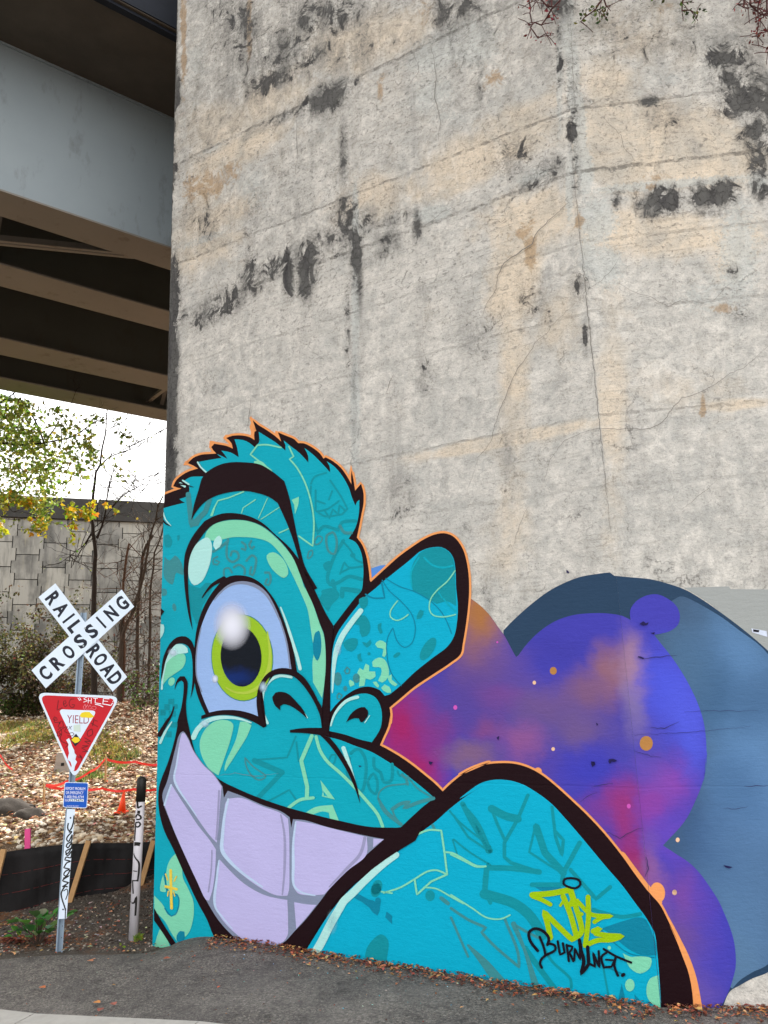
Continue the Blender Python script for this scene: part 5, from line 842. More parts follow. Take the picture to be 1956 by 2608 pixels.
# ------------------------------------------------------------------ gravel, grass and litter
def stone_mb(n, region, sz, cols, seed, name, label, mat):
    r = np.random.RandomState(seed); V = []; F = []; C_ = []
    base = []; t_ = (1+5**.5)/2
    ico = np.array([(-1, t_, 0), (1, t_, 0), (-1, -t_, 0), (1, -t_, 0), (0, -1, t_), (0, 1, t_), (0, -1, -t_), (0, 1, -t_), (t_, 0, -1), (t_, 0, 1), (-t_, 0, -1), (-t_, 0, 1)])/1.9
    icf = np.array([(0, 11, 5), (0, 5, 1), (0, 1, 7), (0, 7, 10), (0, 10, 11), (1, 5, 9), (5, 11, 4), (11, 10, 2), (10, 7, 6), (7, 1, 8), (3, 9, 4), (3, 4, 2), (3, 2, 6), (3, 6, 8), (3, 8, 9), (4, 9, 5), (2, 4, 11), (6, 2, 10), (8, 6, 7), (9, 8, 1)])
    P = region(n, r); z = gz(P[:, 0], P[:, 1]); n = len(P); S = sz[0]+(sz[1]-sz[0])*r.rand(n)**2.2; sc3 = np.stack([S*(.7+.6*r.rand(n)), S*(.7+.6*r.rand(n)), S*(.4+.4*r.rand(n))], 1)
    an = r.rand(n)*6.28; ca, sa = np.cos(an), np.sin(an)
    vv = ico[None]*(1+.25*(r.rand(n, 12, 1)-.5))*sc3[:, None]; x = vv[..., 0]*ca[:, None]-vv[..., 1]*sa[:, None]; y = vv[..., 0]*sa[:, None]+vv[..., 1]*ca[:, None]
    vv = np.stack([x+P[:, 0:1], y+P[:, 1:2], vv[..., 2]+(z+S*.15)[:, None]], -1).reshape(-1, 3); ff = (icf[None]+(np.arange(n)*12)[:, None, None]).reshape(-1, 3)
    cc = np.array([lin(c) for c in cols])[r.randint(0, len(cols), n)]*(.75+.5*r.rand(n, 1)); cc = np.repeat(cc, 12, 0)
    o = mesh(name, vv.tolist(), ff.tolist(), mat, None, False, kind='stuff', label=label, cat='gravel'); a_ = o.data.color_attributes.new('col', 'FLOAT_COLOR', 'POINT'); a_.data.foreach_set('color', np.concatenate([cc, np.ones((len(cc), 1))], 1).astype(np.float32).ravel()); return o
def reg_hill(n, r):
    Y = 12.4*(27/12.4)**(r.rand(n*2)); X = (-.52+r.rand(n*2)*.30)*Y; k = np.array([mnoise.noise(Vector((a*.6, b*.6, 3))) for a, b in zip(X, Y)]); keep = (k > -.25) | (r.rand(n*2) < .35); return np.stack([X, Y], 1)[keep][:n]
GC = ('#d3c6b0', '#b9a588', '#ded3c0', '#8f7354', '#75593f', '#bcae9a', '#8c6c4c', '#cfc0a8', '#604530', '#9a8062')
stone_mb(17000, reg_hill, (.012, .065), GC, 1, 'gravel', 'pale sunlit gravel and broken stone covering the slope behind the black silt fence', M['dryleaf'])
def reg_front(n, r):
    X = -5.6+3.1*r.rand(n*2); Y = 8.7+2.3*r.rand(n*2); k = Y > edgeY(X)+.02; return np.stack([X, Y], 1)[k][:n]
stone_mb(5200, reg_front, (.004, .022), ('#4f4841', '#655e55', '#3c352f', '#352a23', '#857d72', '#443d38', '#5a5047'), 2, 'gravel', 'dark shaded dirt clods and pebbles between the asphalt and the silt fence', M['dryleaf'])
def reg_asph(n, r):
    X = -4.4+6.6*r.rand(n*2); Y = 5.9+3.2*r.rand(n*2); k = Y < edgeY(X)-.05; return np.stack([X, Y], 1)[k][:n]
stone_mb(900, reg_asph, (.002, .007), ('#9c958b', '#6d6863', '#4c4a48', '#c9c2b6', '#7b6a5c'), 5, 'gravel', 'loose grit scattered on the asphalt path', M['dryleaf'])
def litter(name, label, pts, sz, cols, seed, cat='leaf litter', lift=.02, mat='dryleaf'):
    r = random.Random(seed); m = MB(); zs = gz([p[0] for p in pts], [p[1] for p in pts])
    for (x, y), z in zip(pts, zs):
        s = r.uniform(*sz); p = Vector((x, y, z+lift+r.uniform(0, .02))); a_ = r.uniform(0, 6.28); ax = Vector((math.cos(a_), math.sin(a_), r.uniform(-.25, .35))).normalized(); b = Vector((-math.sin(a_), math.cos(a_), r.uniform(-.3, .3))).normalized(); c = tuple(q*r.uniform(.7, 1.3) for q in lin(r.choice(cols)))
        v = [p, p+ax*s*.35+b*s*.28+Vector((0, 0, s*.16)), p+ax*s, p+ax*s*.35-b*s*.28+Vector((0, 0, s*.14))]; m.add(v, [(0, 1, 2), (0, 2, 3)], c)
    return m.build(name, M[mat], None, kind='stuff', label=label, cat=cat)
rl = random.Random(11)
LC = ('#6e3a2a', '#84492f', '#5a3026', '#a0683f', '#4a2a22', '#8f5f45', '#b58a60')
pts = []
for _ in range(2700):      # along the foot of the pier
    if rl.random() < .62: u = rl.uniform(0, UL-.9); q = CORN+LDIR*u+LNRM*abs(rl.gauss(0, .12+.04*rl.random()))
    else: u = rl.uniform(0, 3); q = CORN+RDIR*u+RNRM*abs(rl.gauss(0, .14))
    pts.append((q.x, q.y))
litter('leaf_litter', 'reddish brown dead leaves drifted along the foot of the painted pier', pts, (.02, .055), LC, 1)
pts = [(rl.uniform(-4.6, 2.6), rl.uniform(5.9, 8.6)) for _ in range(420)]; pts = [p for p in pts if p[1] < min(edgeY(p[0]), 6.6+(1.97-p[0])*.55)-.1]
litter('leaf_litter', 'scattered bits of dead leaf on the asphalt', pts, (.008, .035), LC+('#8b837a',), 2, lift=.014)
pts = [(x, y) for x, y in ((rl.uniform(-9.5, -3.2), rl.uniform(12.4, 22)) for _ in range(5500)) if x > -.56*y]
litter('leaf_litter', 'fallen brown leaves lying on the sunlit gravel slope', pts, (.05, .13), LC+('#c49a68', '#9b7a55', '#c9b08a', '#d8c39c'), 3, lift=.04)
pts = [(x, y) for x, y in ((rl.uniform(-5.4, -2.5), rl.uniform(8.6, 10.3)) for _ in range(1100)) if y > edgeY(x)-.08]
litter('leaf_litter', 'brown leaves and bark chips on the shaded dirt by the sign post', pts, (.015, .06), LC+('#9d9386', '#bdb5a8', '#3a332d'), 4)
pts = [(p.x+rl.gauss(0, .14), p.y+rl.gauss(0, .05)) for p in [atz(rl.uniform(0, 120), 2428, -.2) for _ in range(260)]]
litter('leaf_litter', 'drift of russet leaves at the asphalt edge left of the sign post', pts, (.03, .08), ('#6e3a2a', '#7d4026', '#5a3026', '#8a5a3a'), 6)
pts = []
for _ in range(90): u = rl.uniform(.5, UL-.4); q = CORN+LDIR*u+LNRM*(.05+abs(rl.gauss(0, .5))); pts.append((q.x, q.y))
litter('paint_flakes', 'tiny teal and pale paint flecks on the asphalt in front of the pier', pts, (.006, .02), ('#2f9fb0', '#4fb0b8', '#b7d8d8', '#2a8c9c'), 9, 'paint flecks', .012)
# big single leaves
LP = [((255, 2566), '#b47a45', 'tan dead leaf lying flat on the asphalt near the lower left'), ((115, 2527), '#a8623c', 'orange brown leaf on the asphalt left of centre'), ((237, 2458), '#a06a4c', 'faded brown leaf just in front of the sign post'), ((292, 2572), '#94584a', 'rust coloured leaf beside the tan one near the bottom'), ((250, 2588), '#8d5246', 'dark red leaf near the kerb'), ((415, 2452), '#8a4f3a', 'brown leaf near the pier corner'), ((1478, 2545), '#b98a62', 'pale tan leaf on the litter under the shoulder'), ((1772, 2580), '#c09a5a', 'yellowish leaf on the litter below the orange line')]
for (x, y), c, lb in LP:
    p = gpt(x, y); m = MB(); z0 = gz([p.x], [p.y])[0]+.03; s = .075; o2 = [(0, 0), (-.3, .2), (-.42, .5), (-.2, .7), (0, 1.), (.2, .72), (.4, .5), (.3, .2)]; a_ = rl.uniform(0, 6.28)
    v = [Vector((p.x+(xx*math.cos(a_)-yy*math.sin(a_))*s, p.y+(xx*math.sin(a_)+yy*math.cos(a_))*s, z0+abs(xx)*.3*s+.006)) for xx, yy in o2]; m.add(v, [(0, 1, 2, 3, 4), (0, 4, 5, 6, 7)], lin(c)); m.build('fallen_leaf', M['dryleaf'], None, label=lb, cat='leaf', group='single leaves on the asphalt')
def grass(name, label, spots, n, h, cols, seed, cat='grass'):
    r = random.Random(seed); m = MB(); P = []
    for _ in range(n):
        x, y, rx, ry = r.choice(spots); P.append((x+r.gauss(0, rx*.5), y+r.gauss(0, ry*.5)))
    # spots given on the ground (X, Y)
    zs = gz([p[0] for p in P], [p[1] for p in P])
    for (x, y), z in zip(P, zs):
        p = Vector((x, y, z)); hh = h*r.uniform(.4, 1); d = Vector((r.gauss(0, .35), r.gauss(0, .35), 1)).normalized(); b = Vector((1, 0, 0))*.012; c = tuple(q*r.uniform(.7, 1.3) for q in lin(r.choice(cols))); q = p+d*hh*.6+Vector((0, 0, 0)); e = p+d*hh+Vector((r.gauss(0, .3)*hh, 0, -.15*hh))
        m.add([p-b, p+b, q+b*.7, q-b*.7, e], [(0, 1, 2, 3), (3, 2, 4)], c)
    return m.build(name, M['leaf'], None, kind='stuff', label=label, cat=cat)
def gsp(L_):
    o = []
    for px, py, rx, ry in L_: p = gpt(px, py); o.append((p.x, p.y, rx/FPX*p.y, ry/FPX*p.y*5)); 
    return o
grass('dry_grass', 'yellow green dry grass growing across the top of the gravel slope', gsp([(30, 1860, 60, 16), (90, 1870, 60, 20), (60, 1890, 60, 16), (130, 1885, 50, 14), (20, 1850, 40, 10), (260, 1905, 40, 14), (290, 1925, 40, 12), (150, 1870, 40, 12)]), 4200, .15, ('#8a7c3a', '#6f6c30', '#968652', '#5a5f28', '#7d7346'), 4)
grass('green_weeds', 'green weeds scattered over the gravel slope', gsp([(295, 1945, 18, 8), (230, 1975, 20, 6), (340, 1930, 12, 6), (250, 1985, 20, 5), (60, 1880, 20, 8), (310, 1965, 12, 5), (200, 1990, 16, 5), (90, 1850, 50, 8)]), 800, .2, ('#5a6334', '#6f7440', '#4f5a2c', '#837f4c'), 5)
grass('weed', 'small tuft of green grass at the foot of the white marker post', gsp([(352, 2393, 10, 2)]), 60, .10, ('#8a9a3a', '#6b8230'), 8, 'weed')
# ------------------------------------------------------------------ silt fence
def cloth():
    k = NT('black_fence_fabric'); v = k.obj(); n = k.noise(k.scl(v, 2, 2, 8), 1, 5, .6); k.color(k.mix(n, lin('#070607'), lin('#161212'))); k.b.inputs['Roughness'].default_value = .75; k.bump(k.noise(v, 6, 4, .6), .4, .03); return k.m
M['cloth'] = cloth(); M['stitch'] = simple('dull_red_stitching', '#6e2a26', .8); M['stake'] = simple('raw_pine_stake', '#a98358', .85, .2, 10, .3)
FT = [(-160, 2195, 10.45), (0, 2172, 10.6), (90, 2158, 10.7), (170, 2150, 10.78), (240, 2147, 10.85), (320, 2147, 10.95), (400, 2143, 11.05), (520, 2136, 11.2)]
FB = [(-160, 2390), (0, 2362), (90, 2335), (170, 2312), (240, 2296), (320, 2284), (400, 2262), (520, 2250)]
f0 = at(0, 2350, 10.6); sf = empty('silt_fence', f0, label='black fabric silt fence on leaning wooden stakes below the gravel slope', cat='fence')
V = []; F = []; nn = 60; mrow = 10
tx = [a[0] for a in FT]
def fpt(x, t):
    yt = np.interp(x, tx, [a[1] for a in FT]); yb = np.interp(x, tx, [b[1] for b in FB]); Y = np.interp(x, tx, [a[2] for a in FT]); Y += .05*math.sin(x*.05+t*2)*t*(1-t)*3+.02*math.sin(x*.21)+.02*mnoise.noise(Vector((x*.06, t*3, 0))); return at(x, yt+(yb-yt)*t, Y)
for i in range(nn):
    x = -160+680*i/(nn-1)
    for j in range(mrow): V.append(fpt(x, j/(mrow-1)))
for i in range(nn-1):
    for j in range(mrow-1): a = i*mrow+j; F.append((a, a+mrow, a+mrow+1, a+1))
fo = mesh('fabric', V, F, M['cloth'], sf, True)
sm = fo.modifiers.new('thick', 'SOLIDIFY'); sm.thickness = .006
for t in (.30, .56, .82): 
    m = MB(); m.tube([fpt(x, t+.02*math.sin(x*.02))+Vector((0, -.012, 0)) for x in range(-150, 515, 14)], .0022, 4); m.build('stitching', M['stitch'], sf)
for x0, y0, x1, y1 in ((10, 2163, -16, 2270), (226, 2141, 177, 2300), (391, 2141, 357, 2262), (-120, 2180, -150, 2330)):
    Y = np.interp(x0, tx, [a[2] for a in FT])-.09; m = MB(); m.beam(at(x0, y0, Y), at(x1, y1, Y-.12), .065, .04, Vector((0, 1, 0))); m.build('stake', M['stake'], sf)
# ------------------------------------------------------------------ sign post with crossbuck, yield sign, notice and graffiti strip
def plain(name, c, rough=.45, var=.05, bump=0, metal=0.): return simple(name, c, rough, var, 5, bump, metal)
def sheet(name, c):
    k = NT(name); v = k.obj(); n = k.noise(v, 5, 6, .65); c3 = lin(c); col = k.mix(n, tuple(x*.86 for x in c3), tuple(min(1, x*1.08) for x in c3)); n2 = k.noise(k.scl(v, 9, 9, 2), 1, 7, .7)
    col = k.mix(k.mr(n2, .58, .78, 0, .35), col, tuple(x*.55 for x in c3)); k.color(col); k.b.inputs['Roughness'].default_value = k.math('ADD', .3, 0.) if False else .38; k.bump(k.noise(v, 3, 3, .5), .10, .02); return k.m
M['sign_white'] = sheet('white_reflective_sheeting', '#cfdbe8'); M['sign_black'] = plain('black_legend', '#0d1020'); M['sign_red'] = sheet('red_reflective_sheeting', '#b80a1c'); M['sign_blue'] = sheet('blue_reflective_sheeting', '#0b4fae'); M['galv'] = simple('galvanised_steel', '#8796a5', .45, .15, 7, .15, .35); M['ink'] = plain('black_marker_ink', '#15120f', .6); M['ink_red'] = plain('dark_ink_on_red', '#4c0a10', .6); M['ink_white'] = plain('white_marker', '#e8e6ee', .6); M['yellow'] = plain('yellow_sticker', '#d9c01c'); M['pink_ink'] = plain('pink_marker', '#d98088'); M['alu'] = simple('bare_aluminium', '#9aa0a3', .4, .1, 6, 0, .5); M['yield_red'] = plain('red_legend', '#8e1030'); M['pale_green'] = plain('pale_sticker', '#bccabf')
SB = gpt(151, 2424); SY = SB.y-.02
sg = empty('railroad_sign', SB, label='leaning metal post carrying a railroad crossbuck, a red yield sign and a small blue notice', cat='sign')
def splane(px, py, off=0.): return at(px, py, SY-off)        # sign plane: vertical, facing the camera
def plate(name, pl, mat, off, th=.004, parent=sg, f=splane, **k):
    V = []; F = []
    for q in pl:
        n = len(q); o = len(V); V += [f(a, b, off) for a, b in q]+[f(a, b, off-th) for a, b in q]
        tr = tessellate_polygon([[Vector((a, b, 0)) for a, b in q]]) if n > 4 else ([(0, 1, 2, 3)] if n == 4 else [(0, 1, 2)])
        F += [tuple(o+i for i in t) for t in tr]+[tuple(o+n+i for i in reversed(t)) for t in tr]+[(o+i, o+(i+1) % n, o+n+(i+1) % n, o+n+i) for i in range(n)]
    o = mesh(name, V, F, mat, parent, **k); bm = bmesh.new(); bm.from_mesh(o.data); bmesh.ops.recalc_face_normals(bm, faces=bm.faces); bm.to_mesh(o.data); bm.free(); return o
def text_polys(txt, size=1., spacing=1., bold=.0):       # letter outlines as triangles in a unit box (x to the right, y up)
    cu = bpy.data.curves.new('t', 'FONT'); cu.body = txt; cu.size = 1; cu.space_character = spacing; cu.offset = bold; cu.resolution_u = 4; o = bpy.data.objects.new('t', cu); sc.collection.objects.link(o)
    bpy.context.view_layer.update(); me = o.to_mesh(); vs_ = [(v.co.x, v.co.y) for v in me.vertices]; fs = [tuple(p.vertices) for p in me.polygons]; o.to_mesh_clear(); bpy.data.objects.remove(o); bpy.data.curves.remove(cu)
    x0 = min(v[0] for v in vs_); x1 = max(v[0] for v in vs_); y0 = min(v[1] for v in vs_); y1 = max(v[1] for v in vs_)
    return [((x-x0)/(x1-x0), (y-y0)/(y1-y0)) for x, y in vs_], fs
def text_on(name, txt, p00, p10, p01, mat, off, parent, bold=0.02, spacing=1., f=splane):   # p00 bottom-left, p10 bottom-right, p01 top-left in P
    vs_, fs = text_polys(txt, 1, spacing, bold); V = [f(p00[0]+(p10[0]-p00[0])*x+(p01[0]-p00[0])*y, p00[1]+(p10[1]-p00[1])*x+(p01[1]-p00[1])*y, off) for x, y in vs_]
    return mesh(name, V, fs, mat, parent)
# post: U channel
def post():
    m = MB(); prof = [(-.036, .0), (-.022, .0), (-.016, .026), (.016, .026), (.022, .0), (.036, .0), (.036, .005), (.025, .006), (.019, .032), (-.019, .032), (-.025, .006), (-.036, .005)]
    pts = [(147, 2465), (150, 2424), (167.5, 2150), (183, 1985), (205, 1671), (213, 1560)]; n = len(prof); V = []
    for x, y in pts: p = splane(x, y, .0); V += [p+Vector((a, b+.002, 0)) for a, b in prof]
    F = [(i*n+j, i*n+(j+1) % n, (i+1)*n+(j+1) % n, (i+1)*n+j) for i in range(len(pts)-1) for j in range(n)]+[tuple(range(n)), tuple((len(pts)-1)*n+j for j in range(n))]; m.add(V, F); o = m.build('post', M['galv'], sg)
    h = MB()
    for i in range(26): t = i/25; x = 155+(210-155)*t; y = 2390+(1640-2390)*t; c = splane(x, y, .003); h.tube([c+Vector((0, .02, 0)), c+Vector((0, .024, 0))], .005, 6)
    h.build('bolt_hole', M['ink'], o)
post()
A_ = lambda s: [(a, b) for a, b, _ in pp(s)]
b2 = plate('crossbuck_blade', [A_('A 433,137 1412,1415 1214,1614 203,327')], M['sign_white'], .010, .003, label='lower blade reading RAIL ROAD')
b1 = plate('crossbuck_blade', [A_('A 107,1322 1338,222 1508,455 303,1568')], M['sign_white'], .018, .003, label='upper blade reading CROSSING')
def along(name, letters, mat, off, par, q0, q1, hgt, wd):      # letters centred at parameter t along the axis q0->q1 (P), with height and width in P px
    ax = Vector((q1[0]-q0[0], q1[1]-q0[1], 0)); L_ = ax.length; ax.normalize(); up = Vector((ax.y, -ax.x, 0)); V = []; F = []
    for ch, t, wk in letters:
        vs_, fs = text_polys(ch, 1, 1, .04); c = Vector((q0[0], q0[1], 0))+ax*(L_*t); o = len(V)
        for x, y in vs_: p = c+ax*((x-.5)*wd*wk)+up*((y-.5)*hgt); V.append(splane(p.x, p.y, off))
        F += [tuple(o+i for i in f_) for f_ in fs]
    return mesh(name, V, F, mat, par)
qa, qb = A_('A 205,1445 1423,338')
along('lettering', [('C', .075, 1), ('R', .205, 1.05), ('O', .335, 1), ('S', .468, 1), ('S', .592, .98), ('I', .70, .22), ('N', .812, 1), ('G', .935, 1)], M['sign_black'], .0185, b1, qa, qb, 37, 25)
qc, qd = A_('A 318,232 1313,1515')
along('lettering', [('R', .085, 1.0), ('A', .20, 1.15), ('I', .298, .24), ('L', .388, .9), ('R', .645, 1), ('O', .735, 1), ('A', .84, 1.1), ('D', .935, 1.0)], M['sign_black'], .0105, b2, qc, qd, 38, 24)
plate('bolt', ell('A 815,990', 2.4, 2.4, 0, 8)+ell('A 835,750', 2.4, 2.4, 0, 8), M['alu'], .022, .004, b1)
# yield sign
def rtri(pts, r):     # rounded triangle
    out = []; n = len(pts)
    for i in range(n):
        a, b, c = Vector(pts[i-1]), Vector(pts[i]), Vector(pts[(i+1) % n]); u = (a-b).normalized()*r; v = (c-b).normalized()*r
        for k_ in range(7): t = k_/6; p = (b+u)*(1-t)**2+b*2*t*(1-t)+(b+v)*t*t; out.append((p.x, p.y))
    return out
tri = A_('B 170,232 1322,285 690,1425'); yb = plate('yield_plate', [rtri(tri, 26)], M['sign_white'], .012, .003, label='red and white yield triangle with graffiti')
cen = Vector((sum(p[0] for p in tri)/3, sum(p[1] for p in tri)/3)); sh = lambda q, f: [tuple(cen+(Vector(p)-cen)*f) for p in q]
plate('red_field', [rtri(sh(tri, .915), 22)], M['sign_red'], .0128, .0006, yb)
plate('white_field', [rtri(A_('B 475,462 1000,482 715,965'), 13)], M['sign_white'], .0134, .0005, yb)
o2 = A_('B 590,648 890,660 594,540'); text_on('lettering', 'YIELD', o2[0], o2[1], o2[2], M['yield_red'], .0139, yb, -.004)
def inks(name, specs, mat, off, par=yb, f=splane):
    pl = []
    for s, w_ in specs: pl += stroke(s, w_, None, False, False, 3.)
    V = []; F = []
    for i, q in enumerate(pl): o = len(V); V += [f(a, b, off+i*.000004) for a, b in q]; F.append(tuple(range(o, o+len(q))))
    return mesh(name, V, F, mat, par)
inks('graffiti', [('B 740,305 765,345', 1.6), ('B 762,300 785,340', 1.6), ('B 860,300 820,320 870,345 815,365', 1.5), ('B 885,310! 880,380', 1.5), ('B 925,310! 920,385', 1.5), ('B 882,345! 922,348', 1.5), ('B 950,312! 1010,316', 1.5), ('B 980,315! 975,375! 1060,390', 1.8), ('B 1170,320! 1090,315! 1080,390! 1190,410! 1215,375', 2.), ('B 1085,350! 1150,355', 1.5), ('B 975,395 1030,405 1085,430', 2.), ('B 1215,360! 1235,335', 1.6), ('B 1235,370! 1252,340', 1.6)], M['ink_white'], .0142)
inks('graffiti', [('B 840,395 815,430 830,465 850,440 840,395', 1.), ('B 850,440! 870,395! 885,440! 905,400! 925,440! 950,420 985,430 990,450 970,470 940,455 900,460 850,462', 1.)], M['pink_ink'], .0142)
inks('graffiti', [('B 475,340! 455,475! 530,440', 1.6), ('B 540,400! 580,370 575,345 550,350 545,400 570,430 595,400', 1.6), ('B 690,325 650,325 620,370 640,430 680,435 695,400! 660,400', 1.6), ('B 430,560 400,600 460,610 440,570 420,640 500,640 470,700 540,700 520,620 480,660', 1.4), ('B 470,740 500,720 520,800 480,780 540,720 600,700 560,760 620,790 660,780 690,800 640,830 600,820', 1.5), ('B 470,760 460,830 520,800 500,850 520,900 600,940 570,985', 1.6), ('B 600,740! 660,690', 1.2), ('B 620,690! 650,740', 1.2),
    ('B 960,590! 940,690', 1.6), ('B 920,650! 1010,700', 1.6), ('B 965,610! 1010,625', 1.4), ('B 930,730 870,770 880,830 940,800 930,730', 1.6), ('B 830,850! 920,900! 830,900! 900,940', 1.6), ('B 800,960! 890,960! 790,990! 880,1040! 800,1040', 1.6), ('B 730,1110! 800,1120! 760,1080! 800,1160', 1.5)], M['ink_red'], .0143)
plate('peeled_patch', poly('B 580,880 620,855 640,900 660,960 690,1020 695,1060 720,1090 705,1150 730,1180 700,1240 690,1290 665,1318! 640,1290! 655,1230 640,1180 600,1150 620,1060 605,980 615,940'), M['sign_white'], .0141, .0004, yb)
plate('sticker', poly('B 765,550! 790,510 840,497 900,500 940,540 965,560 920,580 840,575 790,575'), M['yellow'], .0146, .0004, yb)
plate('sticker', [A_('B 715,795 785,885 705,970 640,880')], M['sign_black'], .0146, .0004, yb); plate('sticker', poly('B 650,880! 690,840 750,845 772,885 700,925'), M['yellow'], .015, .0004, yb)
plate('sticker', [A_('B 680,680 772,668 778,770 685,762')], M['pale_green'], .0146, .0004, yb)
# blue emergency notice
def rrect(pts, r): return rtri(pts, r)
bl = A_('B 560,1455 885,1462 865,1812 535,1800'); nb = plate('notice_plate', [rrect(bl, 6)], M['sign_white'], .014, .003, label='small blue emergency notice plate')
cen = Vector((sum(p[0] for p in bl)/4, sum(p[1] for p in bl)/4)); plate('blue_field', [rrect([tuple(cen+(Vector(p)-cen)*.95) for p in bl], 5)], M['sign_blue'], .0147, .0006, nb)
plate('number_strip', [A_('B 625,1680 822,1685 820,1722 622,1716')], M['sign_white'], .0152, .0004, nb)
for tx_, q in (('REPORT PROBLEM', 'B 572,1560 840,1566 574,1522'), ('OR EMERGENCY', 'B 575,1618 815,1622 577,1578'), ('1-800-946-4744', 'B 568,1672 818,1674 570,1636'), ('X-ING', 'B 560,1720 618,1722 562,1684'), ('Norfolk Southern', 'B 590,1786 755,1788 591,1770')):
    a, b, c = A_(q); text_on('lettering', tx_, a, b, c, M['ink_white'], .0156, nb, .0)
a, b, c = A_('B 630,1714 815,1718 632,1685'); text_on('lettering', '717947V', a, b, c, M['sign_black'], .0158, nb, .02)
# white strip with tag
C_ = lambda s: [(a, b) for a, b, _ in pp(s)]
st = plate('marker_strip', [C_('C 392,112 505,118 383,1655 270,1665')], M['sign_white'], .012, .003, label='white reflective strip covered by a black tag')
inks('graffiti', [('C 490,205! 480,300 450,390 420,420 400,380 410,310', 3.6), ('C 415,440! 460,430 400,500 385,540 410,570 465,470! 450,570 400,600 380,640 400,660 460,580! 450,660 400,690 370,720 400,740 460,660 475,700', 3.4), ('C 370,740! 400,770 460,700! 440,800 380,790 360,830! 440,850 390,870 345,940! 430,960', 3.4), ('C 430,965 370,990 345,1040 370,1060 410,1020 430,970', 3.4), ('C 335,1090! 425,1050! 330,1120 415,1150! 325,1210!', 3.4), ('C 400,1210 370,1200 330,1250 310,1300 320,1380 350,1470 370,1540', 3.6), ('C 340,1270 390,1240 400,1300 370,1390', 2.4), ('C 370,1510! 365,1655', 2.4)], M['ink'], .0126, st)
plate('bolt', ell('C 440,238', 2.4, 2.4, 0, 8)+ell('C 335,1528', 2.2, 2.2, 0, 8), M['ink'], .014, .002, st)
# ------------------------------------------------------------------ white marker post with graffiti
MBs = gpt(340, 2392); MY = MBs.y
mp = empty('marker_post', MBs, label='white plastic utility marker post with a black tipped top and black tags', cat='marker post'); M['pvc'] = simple('white_pvc', '#c3bfc4', .5, .1, 5, .1); M['rubber'] = simple('black_painted_plastic', '#1a1a17', .5, .2, 12, .1); M['orange_dull'] = simple('faded_orange_decal', '#b5592e', .6)
pa_, pb_ = at(338.5, 2405, MY), at(361, 1985, MY); rr_ = 21/2/FPX*MY
m = MB(); m.tube([pa_, pb_], rr_, 20); m.build('tube', M['pvc'], mp, True)
top0 = pa_.lerp(pb_, .862); m = MB(); m.tube([top0, pb_, pb_+Vector((0, 0, .02)), pb_+Vector((.001, 0, .034))], [rr_+.003, rr_+.003, rr_*.8, rr_*.35], 20); m.build('cap', M['rubber'], mp, True)
def mpost(px, py, off=0.):       # wrap onto the round post
    c = pa_+(pb_-pa_)*((2405-py)/(2405-1985)); cx_ = proj(c)[0]; dx = (px-cx_)/FPX*MY; dx = max(-rr_*.98, min(rr_*.98, dx)); return Vector((c.x+dx, c.y-math.sqrt(max(0, rr_**2-dx*dx))-.002-off, at(px, py, MY).z))
inks('graffiti', [('C 1400,145! 1440,150', 8), ('C 1375,230 1400,180 1440,200 1445,240 1390,250 1370,235', 4), ('C 1375,300 1420,285 1440,320 1410,355 1370,345', 4), ('C 1380,290! 1370,400 1360,550!', 4), ('C 1350,600! 1385,590 1435,600', 9), ('C 1335,700! 1370,780 1415,850 1415,1000! 1400,1120', 3.4), ('C 1320,850! 1315,1030', 2.6), ('C 1320,970! 1400,975', 2.4), ('C 1310,1110! 1400,1105', 3), ('C 1335,1110! 1345,1290', 3.4), ('C 1295,1330! 1310,1410 1350,1420 1385,1330! 1370,1600', 4)], M['ink'], .0, mp, mpost)
inks('graffiti', [('C 1375,20! 1370,100', 6)], M['orange_dull'], .0, mp, mpost)
inks('graffiti', [('C 1400,0! 1410,90', 5), ('C 1405,90! 1460,60', 4)], M['ink'], .001, mp, mpost)
# ------------------------------------------------------------------ cone, stakes, tape
M['cone'] = simple('orange_cone_plastic', '#f0481a', .5, .08); M['pinkwood'] = simple('pink_painted_stake', '#e0508c', .7, .12, 9); M['tape'] = simple('red_flagging_tape', '#e0342a', .5, .12, 20); M['tapeink'] = M['ink']
cb = gpt(309, 2071); cn = empty('traffic_cone', cb, label='small orange traffic cone standing on the gravel slope', cat='traffic cone'); hh = 50/FPX*cb.y
m = MB(); tp = cb+Vector((.035, 0, hh)); m.tube([cb+Vector((0, 0, .02)), cb.lerp(tp, .5), tp], [hh*.21, hh*.125, hh*.045], 18); m.build('cone_body', M['cone'], cn, True)
m = MB(); m.box(-hh*.27, hh*.27, -hh*.27, hh*.27, 0, .03, Matrix.Translation(cb)); m.build('base', M['cone'], cn)
def stake(px, y0, y1, wpx, mat, label, Yo=0., name='survey_stake', lean=0):
    b = gpt(px, y1) if y1 < 2150 else None
    Y = (b.y if b else 12.0); m = MB(); m.beam(at(px+lean, y0, Y), at(px, y1+12, Y), wpx/FPX*Y, .03, Vector((0, 1, 0))); return m.build(name, mat, None, label=label, cat='stake')
s_ = MB(); Yk = 11.4; s_.beam(at(71, 2111, Yk), at(70, 2185, Yk), .075, .03, Vector((0, 1, 0))); s_.build('survey_stake', M['pinkwood'], None, label='bright pink survey stake behind the silt fence at the left', cat='stake')
stake(112, 1995, 2052, 4, M['stake'], 'thin weathered stake holding the lower end of the red tape'); stake(268, 1925, 1992, 4, M['stake'], 'thin stake where the red tape turns right of the yield sign', lean=2)
